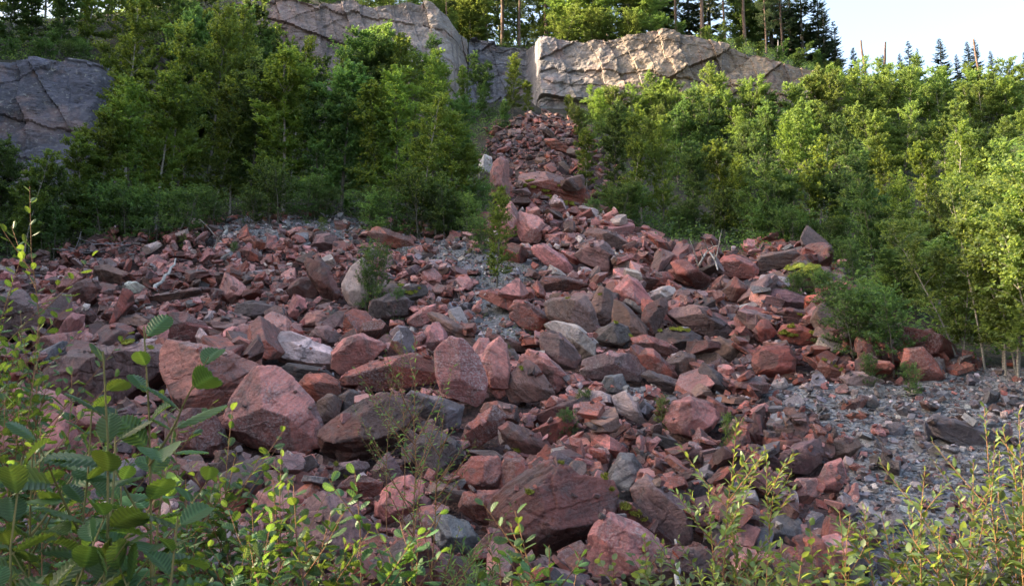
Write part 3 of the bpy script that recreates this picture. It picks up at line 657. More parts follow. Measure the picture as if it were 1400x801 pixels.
 ([(703,250),(708,228),(725,224),(765,238),(798,256),(802,268),(797,292),(770,296),(735,276)],'red',52,0.5,'mossy red rock face','smooth sloping red rock face with yellow moss lumps',[(725,247,5),(730,255,5),(718,253,4),(745,260,5),(750,268,6),(758,274,6),(770,277,7),(782,277,6),(765,253,4),(778,254,4),(772,260,3)]),
 ([(738,176),(746,172),(762,187),(758,192)],'dark',25,0.7,None,'dark blade of slate in the chute',[]),
 ([(740,190),(760,190),(782,205),(778,210),(755,203)],'rust',30,0.8,'rusty chute slab','rusty slab in the upper chute',[]),
 ([(762,222),(772,221),(785,235),(778,237)],'dark',20,0.7,None,'dark splinter slab in the chute',[]),
 ([(784,240),(792,235),(803,250),(800,256),(788,254)],'dark',15,0.9,None,'dark block at the chute edge',[]),
]
GS = 0.04
MX0, MY0, MX1, MY1 = -17.0, 5.5, 20.0, 43.5
MW, MH = int((MX1 - MX0) / GS), int((MY1 - MY0) / GS)
mxs = MX0 + (np.arange(MW) + 0.5) * GS; mys = MY0 + (np.arange(MH) + 0.5) * GS
# interpolate ground on a coarser lattice, then refine
cx = np.linspace(MX0, MX1, MW // 5); cy = np.linspace(MY0, MY1, MH // 5)
A, B = np.meshgrid(cx, cy); cz = ground_z(A.ravel(), B.ravel()).reshape(A.shape)
def bil(M, xs, ys):
    fx = (xs - MX0) / (MX1 - MX0) * (M.shape[1] - 1); fy = (ys - MY0) / (MY1 - MY0) * (M.shape[0] - 1)
    ix = np.clip(fx.astype(int), 0, M.shape[1] - 2); iy = np.clip(fy.astype(int), 0, M.shape[0] - 2)
    tx = fx - ix; ty = fy - iy
    return (M[iy, ix] * (1 - tx) * (1 - ty) + M[iy, ix + 1] * tx * (1 - ty) + M[iy + 1, ix] * (1 - tx) * ty + M[iy + 1, ix + 1] * tx * ty)
A, B = np.meshgrid(mxs, mys)
G0 = bil(cz, A.ravel(), B.ravel()).reshape(MH, MW); del A, B
TOP = G0.copy(); HMASK = np.zeros((MH, MW), bool)
def raster(Nw, Hw, c, rx, ry):
    """top and bottom of a convex body (planes about centre c) on the height map cells it covers"""
    i0 = max(int((c[0] - rx - MX0) / GS), 0); i1 = min(int((c[0] + rx - MX0) / GS) + 2, MW)
    j0 = max(int((c[1] - ry - MY0) / GS), 0); j1 = min(int((c[1] + ry - MY0) / GS) + 2, MH)
    if i1 - i0 < 2 or j1 - j0 < 2: return None
    x = mxs[i0:i1][None] - c[0]; y = mys[j0:j1][:, None] - c[1]
    upm = Nw[:, 2] > 0.02; dn = Nw[:, 2] < -0.02; sd_ = ~(upm | dn)
    zt = np.full((j1 - j0, i1 - i0), 1e3); zb = -zt
    for n, h in zip(Nw[upm], Hw[upm]): zt = np.minimum(zt, (h - n[0] * x - n[1] * y) / n[2])
    for n, h in zip(Nw[dn], Hw[dn]): zb = np.maximum(zb, (h - n[0] * x - n[1] * y) / n[2])
    ok = zt > zb
    for n, h in zip(Nw[sd_], Hw[sd_]): ok &= (n[0] * x + n[1] * y) <= h
    return (slice(j0, j1), slice(i0, i1)), zt, zb, ok

def ray_body(px, py, Nw, Hw, c):
    d = ray(px, py); o = np.array([0, 0, CZ]) - c
    a = Nw @ d; b = Hw - Nw @ o
    t0, ni = -1e9, None
    for k in range(len(a)):
        if a[k] < -1e-6:
            t = b[k] / a[k]
            if t > t0: t0, ni = t, k
    p = o + d * t0
    if ni is None or (Nw @ p - Hw).max() > 0.05: return None
    return p, Nw[ni]
def moss_mesh(spots, seed):
    """cushions plus short tufts"""
    rr = np.random.default_rng(seed); VV = []; FF = []; n0 = 0; var = []
    U, Fc = ico(3)
    for p, n, r in spots:
        for k in range(6 if r > 0.05 else 3):
            a = np.cross(n, (0.3, 0.8, 0.2)); a /= np.linalg.norm(a); b = np.cross(n, a)
            o = p + (a * rr.normal() + b * rr.normal()) * r * 0.5 * (k > 0)
            rk = r * (0.85 if k == 0 else rr.uniform(0.3, 0.6))
            q = U * (1 + 0.9 * fbm(U * 2.2 + rr.uniform(0, 50), 3, seed % 50))[:, None]
            e = rr.uniform(0.9, 1.5)
            VV.append(o + (q[:, :1] * a * e + q[:, 1:2] * b + q[:, 2:] * n * 0.26) * rk); FF.append(Fc + n0); n0 += len(U); var.append(rr.uniform(0.2, 0.9) + 0.5 * fbm(U * 3, 2, 3))
            m = 160 if rk > 0.04 else 60
            ph = rr.uniform(0, 6.28, m); ra = np.sqrt(rr.uniform(0, 1, m)) * 1.15
            base = o + (np.cos(ph) * ra * e)[:, None] * a * rk + (np.sin(ph) * ra)[:, None] * b * rk + n * (np.sqrt(np.maximum(1 - ra ** 2, 0)) * 0.30 * rk)[:, None]
            L = rr.uniform(0.008, 0.02, m)[:, None] * (1 + 2 * rk)
            dr = n + rr.normal(0, 0.6, (m, 3)); s = np.cross(dr, rr.normal(0, 1, (m, 3))); s /= np.linalg.norm(s, axis=1)[:, None]
            VV.append(np.stack([base - s * L * 0.35, base + s * L * 0.35, base + dr * L], 1).reshape(-1, 3))
            FF.append(np.arange(m * 3).reshape(-1, 3) + n0); n0 += m * 3; var.append(np.repeat(rr.uniform(0, 1, m), 3))
    return mesh_np('moss', np.concatenate(VV), np.concatenate(FF), mat=MOSS, attrs={'var': np.clip(np.concatenate(var), 0, 1)})

HINFO = []; LABELS = set()
def uniq(lab):
    assert 4 <= len(lab.split()) <= 16, lab
    assert lab not in LABELS, lab
    LABELS.add(lab); return lab
lm_list = [(h[4], np.mean([p[0] for p in h[0]]), np.mean([p[1] for p in h[0]])) for h in HERO if h[4]]
def relation(cx_, cy_, k=0, ban=None):
    """words that tie a stone to the k-th nearest named boulder"""
    c = sorted([(math.hypot(x - cx_, (y - cy_) * 1.3), n, x, y) for n, x, y in lm_list if n != ban])[k]
    dx, dy = cx_ - c[2], cy_ - c[3]
    if abs(dy) > abs(dx) * 1.6: d = 'below' if dy > 0 else 'above'
    elif abs(dx) > abs(dy) * 1.6: d = 'right of' if dx > 0 else 'left of'
    else: d = ('below' if dy > 0 else 'above') + (' and right of' if dx > 0 else ' and left of')
    return d + ' the ' + c[1]
for hi, (poly, col, pitch, tf, lm, desc, moss) in enumerate(HERO):
    r = np.random.default_rng(1000 + hi)
    poly = np.array(poly, float); pc_ = poly.mean(0); poly = pc_ + (poly - pc_) * 1.10
    lowp = poly[np.argmax(poly[:, 1])]; pxc = poly[:, 0].mean()
    D = hit(0.5 * (lowp[0] + pxc), min(lowp[1], 800) - 2)
    wpx, hpx = np.ptp(poly[:, 0]), np.ptp(poly[:, 1])
    thick = tf * 0.75 * math.sqrt(wpx * hpx) * D / F * 1.15
    if pitch > 24: thick = max(thick, 1.1 * hpx * D / F)
    Yc = D + 0.32 * thick + (1.9 if lm == 'mossy red rock face' else 0)
    W = np.array([unproj(a, b, Yc) for a, b in poly]); c = W.mean(0)
    L2 = (W - c)[:, [0, 2]]
    area = 0.5 * np.sum(L2[:, 0] * np.roll(L2[:, 1], -1) - np.roll(L2[:, 0], -1) * L2[:, 1])
    if area < 0: L2 = L2[::-1]
    Nl, Hl = [], []
    n = len(L2)
    for i in range(n):
        a, b = L2[i], L2[(i + 1) % n]; e = b - a
        nn = np.array([e[1], -e[0]]) / (np.linalg.norm(e) + 1e-9); mid = (a + b) / 2
        for sgn in (-1, 1):
            an = R(r.uniform(12, 34)) if n > 8 else R(r.uniform(16, 44))
            if nn[1] < -0.3 and pitch > 18: an = R(r.uniform(48, 66)) if sgn < 0 else R(r.uniform(0, 12))
            pl = np.array([nn[0] * math.cos(an), sgn * math.sin(an), nn[1] * math.cos(an)])
            Nl.append(pl); Hl.append(pl[0] * mid[0] + pl[2] * mid[1])
    for dx in (r.uniform(-0.5, -0.15), r.uniform(0.15, 0.5)):
        v = np.array([dx, -1, math.tan(R(pitch + r.uniform(-7, 7)))]); v /= np.linalg.norm(v)
        Nl.append(v); Hl.append(thick * r.uniform(0.36, 0.44) * abs(v[1]) + 0.0 * abs(v[2]))
    v = np.array([r.uniform(-0.3, 0.3), -1, -0.55 + r.uniform(-0.2, 0.2)]); v /= np.linalg.norm(v); Nl.append(v); Hl.append(thick * 0.48)
    v = np.array([r.uniform(-0.2, 0.2), 1, 0.2]); v /= np.linalg.norm(v); Nl.append(v); Hl.append(thick * 0.5)
    Nl, Hl = np.array(Nl), np.maximum(np.array(Hl), 0.02)
    dims = np.array([np.ptp(L2[:, 0]), thick, np.ptp(L2[:, 1])]) / 2
    big = wpx * hpx > 5000
    V, Fc, lp = dense_rock(Nl, Hl, dims, 6 if big else (5 if wpx * hpx > 500 else 4), 1000 + hi, p=30, amp=0.75, lay=0.25 if col in ('pink', 'pale', 'rust', 'white') else 1.2)
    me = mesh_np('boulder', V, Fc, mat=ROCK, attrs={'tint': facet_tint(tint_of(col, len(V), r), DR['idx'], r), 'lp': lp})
    slabby = 'slab' in desc or 'ledge' in desc or 'lid' in desc
    o = link('flat_rock' if slabby else ('boulder' if wpx * hpx > 1200 else 'stone'), me, loc=c)
    hc = poly.mean(0)
    lab = desc if lm else desc + ' ' + relation(hc[0], hc[1], 0)
    if len(lab.split()) < 4: lab += ' in the scree'
    tag(o, uniq(lab), 'rock slab' if slabby else ('boulder' if wpx * hpx > 1200 else 'stone'), 'large broken rocks on the scree')
    sp = []
    for (mx_, my_, mr) in moss:
        q = ray_body(mx_, my_, Nl, Hl, c)
        if q is not None: sp.append((q[0], q[1] * 0.7 + np.array([0, 0, 0.5]), mr * D / F))
    if sp: link('moss', moss_mesh(sp, hi), o)
    HINFO.append((poly, Yc, lm))
    q = raster(Nl, Hl, c, dims[0] * 1.1, thick * 0.6)
    if q is not None:
        sl, zt, zb, ok = q
        T = TOP[sl]; np.copyto(T, np.maximum(T, zt + c[2]), where=ok)
        if lm != 'mossy red rock face': HMASK[sl] |= ok & (zt + c[2] > G0[sl] + 0.05)

# ---- dropped rocks
def proto_planes(seed, flat=0.5):
    r = np.random.default_rng(seed)
    dims = np.array([1.0, r.uniform(0.55, 0.9), r.uniform(0.22, 0.56) * (1 if r.random() > flat else 0.65)]) / 2
    Ns, Hs = [], []
    for k in range(3):
        for s in (-1, 1):
            v = np.zeros(3); v[k] = s; v += r.normal(0, 0.16, 3); v /= np.linalg.norm(v)
            Ns.append(v); Hs.append(dims[k] * r.uniform(0.85, 1.0))
    for _ in range(r.integers(5, 9)):
        v = r.normal(0, 1, 3); v /= np.linalg.norm(v)
        sup = np.abs(v * dims).sum(); Ns.append(v); Hs.append(sup * r.uniform(0.55, 0.8))
    return np.array(Ns), np.array(Hs), dims
def poly_from_planes(Np, Hp, bev=0.0):
    bm = bmesh.new(); bmesh.ops.create_cube(bm, size=4.0)
    for n, h in zip(Np, Hp):
        g_ = bm.verts[:] + bm.edges[:] + bm.faces[:]
        res = bmesh.ops.bisect_plane(bm, geom=g_, plane_co=Vector(n * h), plane_no=Vector(n), clear_outer=True)
        ed = [e for e in res['geom_cut'] if isinstance(e, bmesh.types.BMEdge)]
        if len(ed) > 2: bmesh.ops.holes_fill(bm, edges=ed, sides=0)
    bmesh.ops.remove_doubles(bm, verts=bm.verts[:], dist=0.01)
    bmesh.ops.dissolve_degenerate(bm, edges=bm.edges[:], dist=0.004)
    if bev: bmesh.ops.bevel(bm, geom=bm.edges[:], offset=bev, segments=1, affect='EDGES', profile=0.5)
    bmesh.ops.recalc_face_normals(bm, faces=bm.faces[:])
    bm.verts.index_update()
    V = np.array([v.co[:] for v in bm.verts]); L = []; T = []
    FI = []
    for fi, f in enumerate(bm.faces):
        L += [v.index for v in f.verts]; T.append(len(f.verts)); FI += [fi] * len(f.verts)
    bm.free(); return V[np.array(L)], np.arange(len(L)), np.array(T), np.array(FI)
NPR = 48
PRO = [proto_planes(300 + k) for k in range(NPR)]
PLOW = [poly_from_planes(a, b) for a, b, _ in PRO]
def notched(a, b, seed):
    q = np.random.default_rng(seed); out = []
    for j in range(2):
        n_ = q.normal(0, 1, (2, 3)); n_ /= np.linalg.norm(n_, axis=1)[:, None]
        P0 = PLOW[seed % NPR][0]; h_ = (P0 @ n_.T).max(0) * q.uniform(0.35, 0.75, 2)
        sc = 1.0 if j == 0 else 0.975
        out.append(poly_from_planes(np.vstack([a, n_]), np.concatenate([b * sc, h_]), 0.016))
    (v1, l1, t1, f1), (v2, l2, t2, f2) = out
    return np.vstack([v1, v2]), np.concatenate([l1, l2 + len(v1)]), np.concatenate([t1, t2]), np.concatenate([f1, f2 + f1.max() + 1])
PMID = [notched(a, b, k) for k, (a, b, _) in enumerate(PRO)]
def rot_slope(r, nrm, tilt):
    """orientation: thin axis near the slope normal, tilted at random"""
    z = np.array(nrm) + r.normal(0, tilt, 3); z /= np.linalg.norm(z)
    a = r.normal(0, 1, 3); a -= z * (a @ z); a /= np.linalg.norm(a)
    return np.stack([a, np.cross(z, a), z], 1)      # columns
hero_poly = [(p, y) for p, y, l_ in HINFO if l_ != 'mossy red rock face']
def blocked(px, py, y, marg):
    for p, yy in hero_poly:
        if y < yy + 0.15 and p[:, 0].min() < px < p[:, 0].max() and p[:, 1].min() < py < p[:, 1].max() + marg * 0.0:
            if inside(p, np.array([px]), np.array([py]))[0]: return True
    return False
def pick_col(r, px, py, grav):
    if grav: names, wt = ['grey','ash','plum','brown','pale','white','red','pink','dark'], [32,26,7,6,9,8,3,4,9]
    elif py < 300: names, wt = ['red','maroon','rust','dark','brown','plum','pink','pale'], [18,28,8,18,13,8,4,3]
    elif px > 900: names, wt = ['red','maroon','pink','rust','plum','brown','grey','dark','pale'], [28,20,12,9,10,8,5,6,3]
    elif px > 640 and py < 420: names, wt = ['pink','red','pale','maroon','plum','brown'], [40,25,12,10,8,6]
    else: names, wt = ['pink','red','maroon','rust','plum','brown','grey','dark','pale'], [30,26,14,6,8,7,3,6,5]
    return r.choice(names, p=np.array(wt) / sum(wt))
SL = np.array([0.0, -0.34, 0.94])
DROPPED = []      # (proto, size, R, centre, colour, px, py)
r = np.random.default_rng(99)
def fill(n, s0, s1, grav_ok, tilt, tries=2, hero_clear=True, pct=74):
    x = r.uniform(MX0 + 1, MX1 - 1, n); y = MY0 + 1 + (MY1 - MY0 - 2) * r.uniform(0, 1, n) ** 1.7
    z = bil(cz, x, y)
    s, g_ = zone_of(x, y, z, 12)
    px, py = project(x, y, z)
    keep = s & (px > -90) & (px < 1490) & (py < 840)
    if not grav_ok: keep &= ~(g_ & (r.random(n) > 0.05))
    for i in np.nonzero(keep)[0]:
        size = s0 + (s1 - s0) * r.random() ** 2.0
        ci, cj = int((x[i] - MX0) / GS), int((y[i] - MY0) / GS)
        if hero_clear and HMASK[cj, ci]: continue
        lim = 0.55 if (px[i] < 640 and py[i] < 445) else (0.5 if (px[i] > 840 and py[i] > 560) else (0.62 if py[i] > 560 else 1.2))
        if g_[i]: lim = 0.4
        if size > lim: continue
        best = None
        for _ in range(tries):
            k = int(r.integers(NPR)); Np, Hp, dm = PRO[k]
            M = rot_slope(r, SL, tilt if (size > 0.55 or r.random() < 0.8) else 0.9)
            Nw = Np @ M.T; Hw = Hp * size
            q = raster(Nw, Hw, (x[i], y[i], 0), size * 0.62, size * 0.62)
            if q is None: continue
            sl, zt, zb, ok = q
            if ok.sum() < 3: continue
            gap = (TOP[sl] - zb)[ok]
            zc = np.percentile(gap, pct)
            base = G0[cj, ci]
            if best is None or zc - base < best[0]: best = (zc - base, zc, k, M, sl, zt, ok, dm)
        if best is None: continue
        _, zc, k, M, sl, zt, ok, dm = best
        if zc - G0[cj, ci] > 0.75 * size + 0.22: continue
        if (y[i] > 29 and size > 0.6 and r.random() < 0.85): continue
        qx, qy = project(x[i], y[i], zc)
        if blocked(qx, qy, y[i], 0) or blocked(qx, qy - 0.3 * size * F / y[i], y[i], 0): continue
        if hero_clear and size > 0.25 and HMASK[sl][ok].mean() > 0.35: continue
        T = TOP[sl]; np.copyto(T, np.maximum(T, zt + zc), where=ok)
        DROPPED.append((k, size, M, np.array([x[i], y[i], zc]), str(pick_col(r, px[i], py[i], g_[i])), qx, qy))
fill(700, 0.75, 1.15, False, 0.45, 3)
fill(2400, 0.50, 0.85, False, 0.5, 3)
fill(7000, 0.32, 0.55, False, 0.42, 2)
fill(13000, 0.20, 0.36, False, 0.45, 2)
_a, _b = np.meshgrid(mxs, mys); _s, _g = zone_of(_a.ravel(), _b.ravel(), G0.ravel())
GL_ = G0 - (_s & ~_g).reshape(G0.shape) * SINK
TOP = np.where(TOP <= G0 + 0.002, GL_, TOP); del _a, _b, _s, _g
fill(11000, 0.12, 0.22, True, 0.5, 1, False)
# the largest in the picture stay individuals, the rest is rubble
NIND = 296 - len(HERO)
appar = np.array([d[1] ** 2 / d[3][1] ** 2 * (1 if -20 < d[5] < 1420 and d[6] < 800 else 0.05) for d in DROPPED])
order = np.argsort(-appar)
sizes = ['great', 'large', 'medium', 'small']
for rank, i in enumerate(order[:NIND]):
    k, size, M, c, col, px, py = DROPPED[i]
    Np, Hp, dm = PRO[k]
    rr = np.random.default_rng(5000 + rank)
    V, Fc, lp = dense_rock(Np * 1.0, Hp * size, dm * size, 4 if size * F / c[1] < 60 else 5, 5000 + rank, p=34, amp=0.8, lay=0.3 if col in ('pink', 'pale', 'rust', 'white') else 1.1)
    V = V @ M.T
    flat = dm[2] / dm[0] < 0.36
    nm = 'flat_rock' if flat else ('boulder' if size > 0.6 else 'stone')
    o = link(nm, mesh_np(nm, V, Fc, mat=ROCK, attrs={'tint': facet_tint(tint_of(col, len(V), rr), DR['idx'], rr), 'lp': lp}), loc=c)
    wpx = size * F / c[1]
    sw = 'wide' if wpx > 55 else ('mid sized' if wpx > 36 else 'small')
    shp = ('flat slab' if flat else ('angular block' if dm[2] / dm[0] > 0.5 else 'wedge shaped stone'))
    lab = None
    for kk in range(12):
        for extra in ('', 'larger', 'darker', 'sharper edged'):
            cand = ' '.join(x_ for x_ in [extra, sw, WORD[col], shp, relation(px, py, kk)] if x_)
            if extra and kk < 2: continue
            if cand not in LABELS and len(cand.split()) <= 16: lab = cand; break
        if lab: break
    tag(o, uniq(lab), 'rock slab' if flat else ('boulder' if size > 0.6 else 'stone'), 'large broken rocks on the scree')

def join_rocks(items, lod, name, label, cat):
    """items: (proto, size, M, centre, tint4)"""
    VV, LL, TT, TI, LP = [], [], [], [], []; n0 = 0
    rr = np.random.default_rng(3)
    for k, size, M, c, ti in items:
        V0, L0, T0, FI = lod[k]
        v = V0 * size
        VV.append(v @ M.T + c); LL.append(L0 + n0); TT.append(T0); n0 += len(V0)
        TI.append(facet_tint(np.tile(ti, (len(V0), 1)), FI, rr)); LP.append(v * 1.3 + rr.uniform(0, 60, 3))
    o = link(name, mesh_np(name, np.concatenate(VV), loops=np.concatenate(LL), totals=np.concatenate(TT), mat=ROCK, smooth_sh=False,
             attrs={'tint': np.concatenate(TI), 'lp': np.concatenate(LP)}))
    tag(o, label, cat, kind='stuff'); return o
rest = [DROPPED[i] for i in order[NIND:]]
rr = np.random.default_rng(12)
items = [(k, s, M, c, tint_of(col, 1, rr)[0]) for k, s, M, c, col, _, _ in rest]
join_rocks(items, PMID, 'rubble', 'countless smaller red and pink broken stones filling the gaps of the scree', 'rubble')
# small chips everywhere, and the grey gravel fans
def chips(n, s0, s1, only_grav, name, label, cat):
    x = r.uniform(MX0 + 1, MX1 - 1, n); y = MY0 + 0.6 + (MY1 - MY0 - 2) * r.uniform(0, 1, n) ** 2.0
    z = bil(cz, x, y); s, g_ = zone_of(x, y, z, 16)
    px, py = project(x, y, z)
    keep = (g_ if only_grav else (s & ~(g_ & (r.random(n) < 0.75)))) & (px > -60) & (px < 1460) & (py < 830)
    it = []
    for i in np.nonzero(keep)[0]:
        size = (s0 + (s1 - s0) * r.random() ** 2.5) * min(1.0, 0.5 + y[i] / 24)
        ci, cj = int((x[i] - MX0) / GS), int((y[i] - MY0) / GS)
        k = int(r.integers(NPR)); M = rot_slope(r, SL, 0.6)
        zc = TOP[cj, ci]
        if zc - G0[cj, ci] > 0.22 and r.random() < 0.86: continue
        qx, qy = px[i], py[i]
        it.append((k, size, M, np.array([x[i], y[i], zc + size * 0.1]), tint_of(str(pick_col(r, qx, qy, g_[i])), 1, r)[0]))
        TOP[cj, ci] += size * 0.25
    join_rocks(it, PLOW, name, label, cat)
    return len(it)
n1 = chips(70000, 0.05, 0.17, False, 'rock_chips', 'small loose chips and splinters scattered between the broken red rocks', 'rock chips')
n2 = chips(125000, 0.035, 0.11, True, 'gravel', 'fine grey gravel spread in fans and pockets between the rocks', 'gravel')
print('heroes', len(HERO), 'dropped', len(DROPPED), 'chips', n1, 'gravel', n2)
#PLANTS
# ------------------------------------------------------------------ plants
def orient(d):
    """two vectors perpendicular to each row of d"""
    ref = np.where(np.abs(d[:, 2:3]) > 0.9, np.array([[1.0, 0, 0]]), np.array([[0, 0, 1.0]]))
    s = np.cross(d, ref); s /= np.linalg.norm(s, axis=1)[:, None] + 1e-9
    return s, np.cross(s, d)
def leaf_quads(base, d, up, L, wd, fold=0.15):
    """one bent leaf (2 quads -> 6 verts) per row: base point, direction, face normal"""
    d = d / (np.linalg.norm(d, axis=1)[:, None] + 1e-9)
    s = np.cross(d, up); s /= np.linalg.norm(s, axis=1)[:, None] + 1e-9
    n = np.cross(s, d); L = L[:, None]; wd = wd[:, None]
    tip = base + d * L - n * L * 0.12
    V = np.stack([base, base + d * L * 0.45 + s * wd - n * wd * fold, tip, base + d * L * 0.45 - s * wd - n * wd * fold], 1)
    return V.reshape(-1, 3)
def quads(n): return np.arange(n * 4).reshape(-1, 4)
def tube(pts, rad, k=5):
    """tapered tube along a polyline -> verts, quads"""
    pts = np.asarray(pts, float); m = len(pts)
    d = np.gradient(pts, axis=0); d /= np.linalg.norm(d, axis=1)[:, None] + 1e-9
    s, u = orient(d)
    a = np.linspace(0, 2 * math.pi, k, endpoint=False)
    V = pts[:, None] + (np.cos(a)[None, :, None] * s[:, None] + np.sin(a)[None, :, None] * u[:, None]) * np.asarray(rad)[:, None, None]
    V = V.reshape(-1, 3)
    i = np.arange(m - 1)[:, None] * k; j = np.arange(k)[None]; j2 = (j + 1) % k
    Fq = np.stack([i + j, i + j2, i + k + j2, i + k + j], -1).reshape(-1, 4)
    return V, Fq
class Geo:
    def __init__(s): s.V, s.F, s.n, s.a = [], [], 0, []
    def add(s, V, Fq, var=None):
        s.V.append(V); s.F.append(Fq + s.n); s.n += len(V)
        s.a.append(np.full(len(V), 0.5) if var is None else var)
    def mesh(s, name, mat, sm=True):
        return mesh_np(name, np.concatenate(s.V), np.concatenate(s.F), mat=mat, smooth_sh=sm, attrs={'var': np.concatenate(s.a)})
def broadleaf(seed, h, rad, stems, mat, bark, leafL=0.088, nb=54, dens=1.0, clear=0.1, pale=False):
    """young birch / alder / sallow: thin stems, ascending branches, sprays of leaves"""
    r = np.random.default_rng(seed); W, Lf = Geo(), Geo()
    BB, DD, UU, LL = [], [], [], []
    for st in range(stems):
        lean = r.normal(0, 0.05 if stems == 1 else 0.13, 2); b0 = r.normal(0, 0.06 * stems, 2) * (stems > 1)
        hh = h * (1 if st == 0 else r.uniform(0.65, 0.95)); m = 9
        tt = np.linspace(0, 1, m)
        path = np.stack([b0[0] + lean[0] * hh * tt ** 1.3 + 0.05 * np.cumsum(r.normal(0, 0.35, m)) * tt, b0[1] + lean[1] * hh * tt ** 1.3 + 0.05 * np.cumsum(r.normal(0, 0.35, m)) * tt, hh * tt], -1)
        path[0, 2] = -0.3
        r0 = (0.016 + 0.0075 * hh) / (1 + 0.25 * (stems - 1))
        v, f = tube(path, r0 * (1 - 0.93 * tt), 6); W.add(v, f)
        k = int(nb / stems ** 0.7)
        for bi in range(k):
            t = clear + (0.985 - clear) * (bi + r.random()) / k
            prof = (math.sin(math.pi * min(1, (1 - t) * 1.15 + 0.02) ** 0.75) * 0.75 + 0.32 * (1 - t)) if t > 0.25 else 0.55 + t * 1.3
            bl = rad * hh / h * max(0.16, prof) * r.uniform(0.65, 1.2)
            azm = bi * 2.4 + r.normal(0, 0.5); el_ = R(32 + 34 * t + r.normal(0, 9))
            o = np.array([np.interp(t, tt, path[:, c]) for c in range(3)])
            dirn = np.array([math.cos(azm) * math.cos(el_), math.sin(azm) * math.cos(el_), math.sin(el_)])
            q = np.linspace(0, 1, 5)[:, None]
            bp = o + dirn * bl * q + np.array([0, 0, -0.18]) * bl * q ** 2 + np.cumsum(r.normal(0, 0.02 * bl, (5, 3)), 0)
            v, f = tube(bp, (0.004 + 0.006 * bl) * (1 - 0.85 * q[:, 0]), 3); W.add(v, f)
            nt_ = max(5, int(13 * bl / 0.9 * dens ** 0.5))
            for _ in range(nt_):
                s_ = r.uniform(0.18, 1.0); tb = np.array([np.interp(s_, q[:, 0], bp[:, c]) for c in range(3)])
                td = dirn * 0.7 + r.normal(0, 0.55, 3) * np.array([1, 1, 0.5]) + (0, 0, 0.12); td /= np.linalg.norm(td)
                tl = (0.16 + 0.36 * bl * (1 - 0.6 * s_)) * r.uniform(0.7, 1.25)
                nl = max(6, int(tl / 0.040 * 2.7 * dens))
                u = r.uniform(0.1, 1.0, nl)[:, None]
                pb = tb + td * tl * u + r.normal(0, 0.012, (nl, 3)) - np.array([0, 0, 0.12]) * tl * u ** 2
                BB.append(pb); DD.append(td * 0.5 + r.normal(0, 0.65, (nl, 3)) + (0, 0, -0.12))
                UU.append(np.array([0, 0, 1.0]) + r.normal(0, 0.45, (nl, 3))); LL.append(leafL * r.uniform(0.6, 1.15, nl))
    BB, DD, UU, LL = map(np.concatenate, (BB, DD, UU, LL))
    V = leaf_quads(BB, DD, UU, LL, LL * 0.37)
    cl = np.clip(0.5 + 1.6 * fbm(BB * 1.1 + seed, 3, 5) + r.normal(0, 0.16, len(BB)), 0, 1)
    Lf.add(V, quads(len(BB)), np.repeat(cl, 4))
    return W.mesh('trunk', bark), Lf.mesh('crown', mat, False)
def spruce(seed, h, rad, mat, bark, clear=0.05, sparse=1.0):
    r = np.random.default_rng(seed); W, Lf = Geo(), Geo(); BB, DD, UU, LL = [], [], [], []
    tt = np.linspace(0, 1, 6); path = np.stack([0.06 * r.normal(0, 1, 6) * tt, 0.06 * r.normal(0, 1, 6) * tt, h * tt], -1); path[0] = (0, 0, -0.3)
    v, f = tube(path, (0.02 + 0.014 * h) * (1 - 0.95 * tt), 7); W.add(v, f)
    z = clear * h
    while z < h * 0.985:
        t = z / h; bl0 = rad * (1 - t) ** 0.85 + 0.08
        for k in range(int(5 + 2 * r.random())):
            if r.random() > sparse: continue
            azm = r.uniform(0, 6.28); bl = bl0 * r.uniform(0.7, 1.15); el_ = R(-18 + 45 * t + r.normal(0, 6))
            d = np.array([math.cos(azm) * math.cos(el_), math.sin(azm) * math.cos(el_), math.sin(el_)])
            q = np.linspace(0, 1, 4)[:, None]
            bp = np.array([0, 0, z]) + d * bl * q + np.array([0, 0, 0.22]) * bl * q ** 2
            v, f = tube(bp, (0.006 + 0.008 * bl) * (1 - 0.8 * q[:, 0]), 3); W.add(v, f)
            m = max(10, int(bl * 60))
            u = r.uniform(0.12, 1, m); pb = np.stack([np.interp(u, q[:, 0], bp[:, c]) for c in range(3)], -1)
            sd_ = np.cross(d, (0, 0, 1)); sgn = r.choice([-1, 1], m)[:, None]
            lat = d * 0.75 + sd_ * sgn * r.uniform(0.3, 1.0, (m, 1)) + r.normal(0, 0.15, (m, 3)) + np.array([0, 0, -0.25])
            L = (0.10 + 0.28 * (1 - u) * min(bl, 1.6)) * r.uniform(0.7, 1.2, m)
            BB.append(pb); DD.append(lat); UU.append(np.array([0, 0, 1.0]) + r.normal(0, 0.5, (m, 3))); LL.append(L)
        z += 0.16 + 0.22 * (1 - t) * r.uniform(0.7, 1.3)
    BB, DD, UU, LL = map(np.concatenate, (BB, DD, UU, LL))
    V = leaf_quads(BB, DD, UU, LL, np.maximum(0.022, LL * 0.16)); Lf.add(V, quads(len(BB)), np.repeat(np.clip(r.normal(0.5, 0.25, len(BB)), 0, 1), 4))
    return W.mesh('trunk', bark), Lf.mesh('crown', mat, False)
